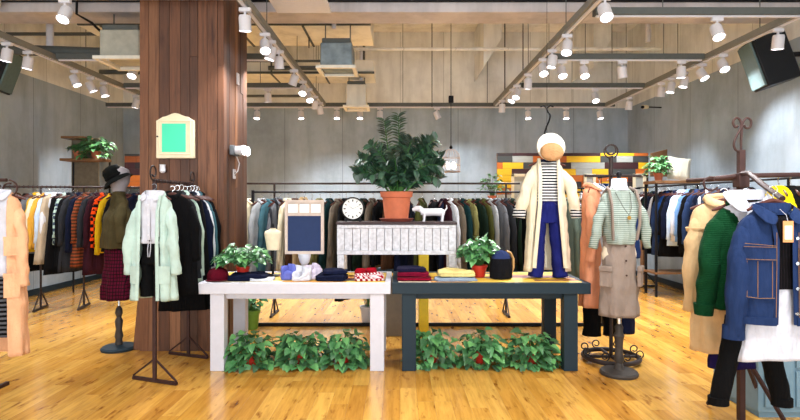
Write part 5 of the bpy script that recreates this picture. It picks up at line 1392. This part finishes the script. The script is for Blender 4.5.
MB().bb(-w, w * .1, -.12, .15, PZ(137, YS) - zl - .035, PZ(137, YS) - zl).build('upper_board', M_SHELF, r_, bevel=.004)
MB().bb(-w, w * .35, .15, .18, -1.1, PZ(137, YS) - zl).build('back_board', plain('weathered_board', S(124, 112, 92), .7, var=.25), r_, bevel=.004)
for s in (-1, 1):
    MB().tube([(s * w * .9, .15, -.04), (s * w * .9, .15, -zl)], .015, 8).build('post', M_BLACK, r_)
def shelfplant(label, loc, seed, rad, hgt, n, trail, leafL=.09):
    return potted('trailing_pothos', label, loc, seed, rad, hgt, n, M_TERRA, pr=.07, ph=.12, leafL=leafL, trail=trail, rx=1.0)
shelfplant('bright trailing pothos on the left wall shelf', (PX(97, YS), YS - .03, zl), 31, .26, .27, 110, .25, .10)
shelfplant('darker pothos inside the left wall shelf', (PX(78, YS), YS + .01, zl), 32, .13, .12, 50, .0, .07)
YR = 8.2; zl = PZ(181, YR); X = PX(671, YR)
r_ = thing('corner_shelf', 'brown wooden shelf on legs at right wall with cushion', 'shelf', (X, YR, 0)); w = (PX(694, YR) - PX(650, YR)) / 2
MB().bb(-w, w, -.2, .2, zl - .045, zl).build('shelf_board', M_SHELF, r_, bevel=.006)
for s in (-1, 1):
    for q in (-1, 1): MB().bb(s * (w - .03) - .015, s * (w - .03) + .015, q * .17 - .015, q * .17 + .015, 0, zl - .045).build('leg', M_BLACK, r_)
for zz0 in (.35,): MB().bb(-w, w, -.19, .19, zz0, zz0 + .03).build('lower_board', M_SHELF, r_)
shelfplant('bushy pothos on the right corner shelf beside the cushion', (PX(657, YR), YR - .05, zl), 33, .2, .3, 100, .1, .085)
r_ = thing('cushion', 'cream square cushion leaning on the right corner shelf', 'cushion', (PX(679, YR), YR, zl + .19), 0); r_.rotation_euler = (R(-12), R(8), R(-8))
m = MB(); n = 12; vs = []; fs = []
for side in (1, -1):
    o0 = len(vs)
    for i in range(n + 1):
        for j in range(n + 1):
            u = i / n * 2 - 1; v = j / n * 2 - 1; b_ = ((1 - u ** 4) * (1 - v ** 4)) ** .5
            pin = 1 - .07 * (1 - abs(u) ** 2 * 0) * ((1 - v * v) if abs(u) > .99 else 0) 
            vs.append((u * .17 * (1 - .06 * (1 - v * v)), side * .06 * b_, v * .19 * (1 - .06 * (1 - u * u))))
    for i in range(n):
        for j in range(n):
            a = o0 + i * (n + 1) + j; q = (a, a + 1, a + n + 2, a + n + 1); fs.append(q if side > 0 else q[::-1])
m.add(vs, fs); m.build('cushion_cover', cloth('cushion_cream', S(228, 222, 204)), r_, smooth=180)
# birdcage lamp
D = 8.8; X = PX(451, D)
r_ = thing('birdcage_lamp', 'birdcage pendant lamp hanging on a long cord before back wall', 'pendant lamp', (X, D, PZ(172, D)))
s9 = D / FPX
MB().tube([(0, 0, 24 * s9), (0, 0, ZC - PZ(172, D))], .006, 6).build('cord', M_BLACK, r_)
m = MB(); rr = 9 * s9; hh = 14 * s9
for i in range(14):
    a = 2 * pi * i / 14; m.tube([(cos(a) * rr, sin(a) * rr, 0), (cos(a) * rr, sin(a) * rr, hh)] + [(cos(a) * rr * cos(q), sin(a) * rr * cos(q), hh + sin(q) * rr) for q in (.4, .8, 1.2, 1.5)], .004, 5)
for z in (0, hh * .5, hh): m.tube([(cos(2 * pi * i / 24) * rr, sin(2 * pi * i / 24) * rr, z) for i in range(25)], .005, 5)
m.build('cage', plain('cage_white', S(190, 172, 160), .5), r_)
MB().lathe([(.001, 0), (rr, 0), (rr, .012), (.001, .012)], 24).build('cage_floor', M_BRONZE, r_)
for i in range(4):
    a = 2 * pi * i / 4 + .4; MB().lathe([(.004, .05), (.022, .07), (.028, .1), (.018, .14), (.004, .17)], 12, (cos(a) * .07, sin(a) * .07, 0)).build('bulb', emis('warm_bulb', (1.0, .86, .74), 6.0), r_, smooth=60)
MB().lathe([(.02, hh + rr), (.03, hh + rr + .03), (.01, hh + rr + .06)], 12).build('cap', M_BLACK, r_)
MB().bb(-.04, .04, -.04, .04, PZ(103, D) - PZ(172, D), PZ(96, D) - PZ(172, D)).build('cord_box', M_BLACK, r_, bevel=.005)
# yellow box and small furniture under/behind the tables
o = MB().bb(-.05, .05, -.15, .15, 0, 1.1).build('storage_cabinet', plain('bright_yellow_paint', S(226, 196, 32), .5), loc=(PX(424, 5.6), 5.75, 0), bevel=.004)
tag(o, 'narrow bright yellow cabinet panel behind the slate table left leg', 'cabinet')
o = MB().bb(-.12, .12, -.15, .15, 0, .62).build('fabric_box', plain('grey_brown', S(124, 116, 104), .7), loc=(PX(397, 5.7), 5.8, 0), bevel=.008)
tag(o, 'grey brown box on floor between the two tables', 'box')
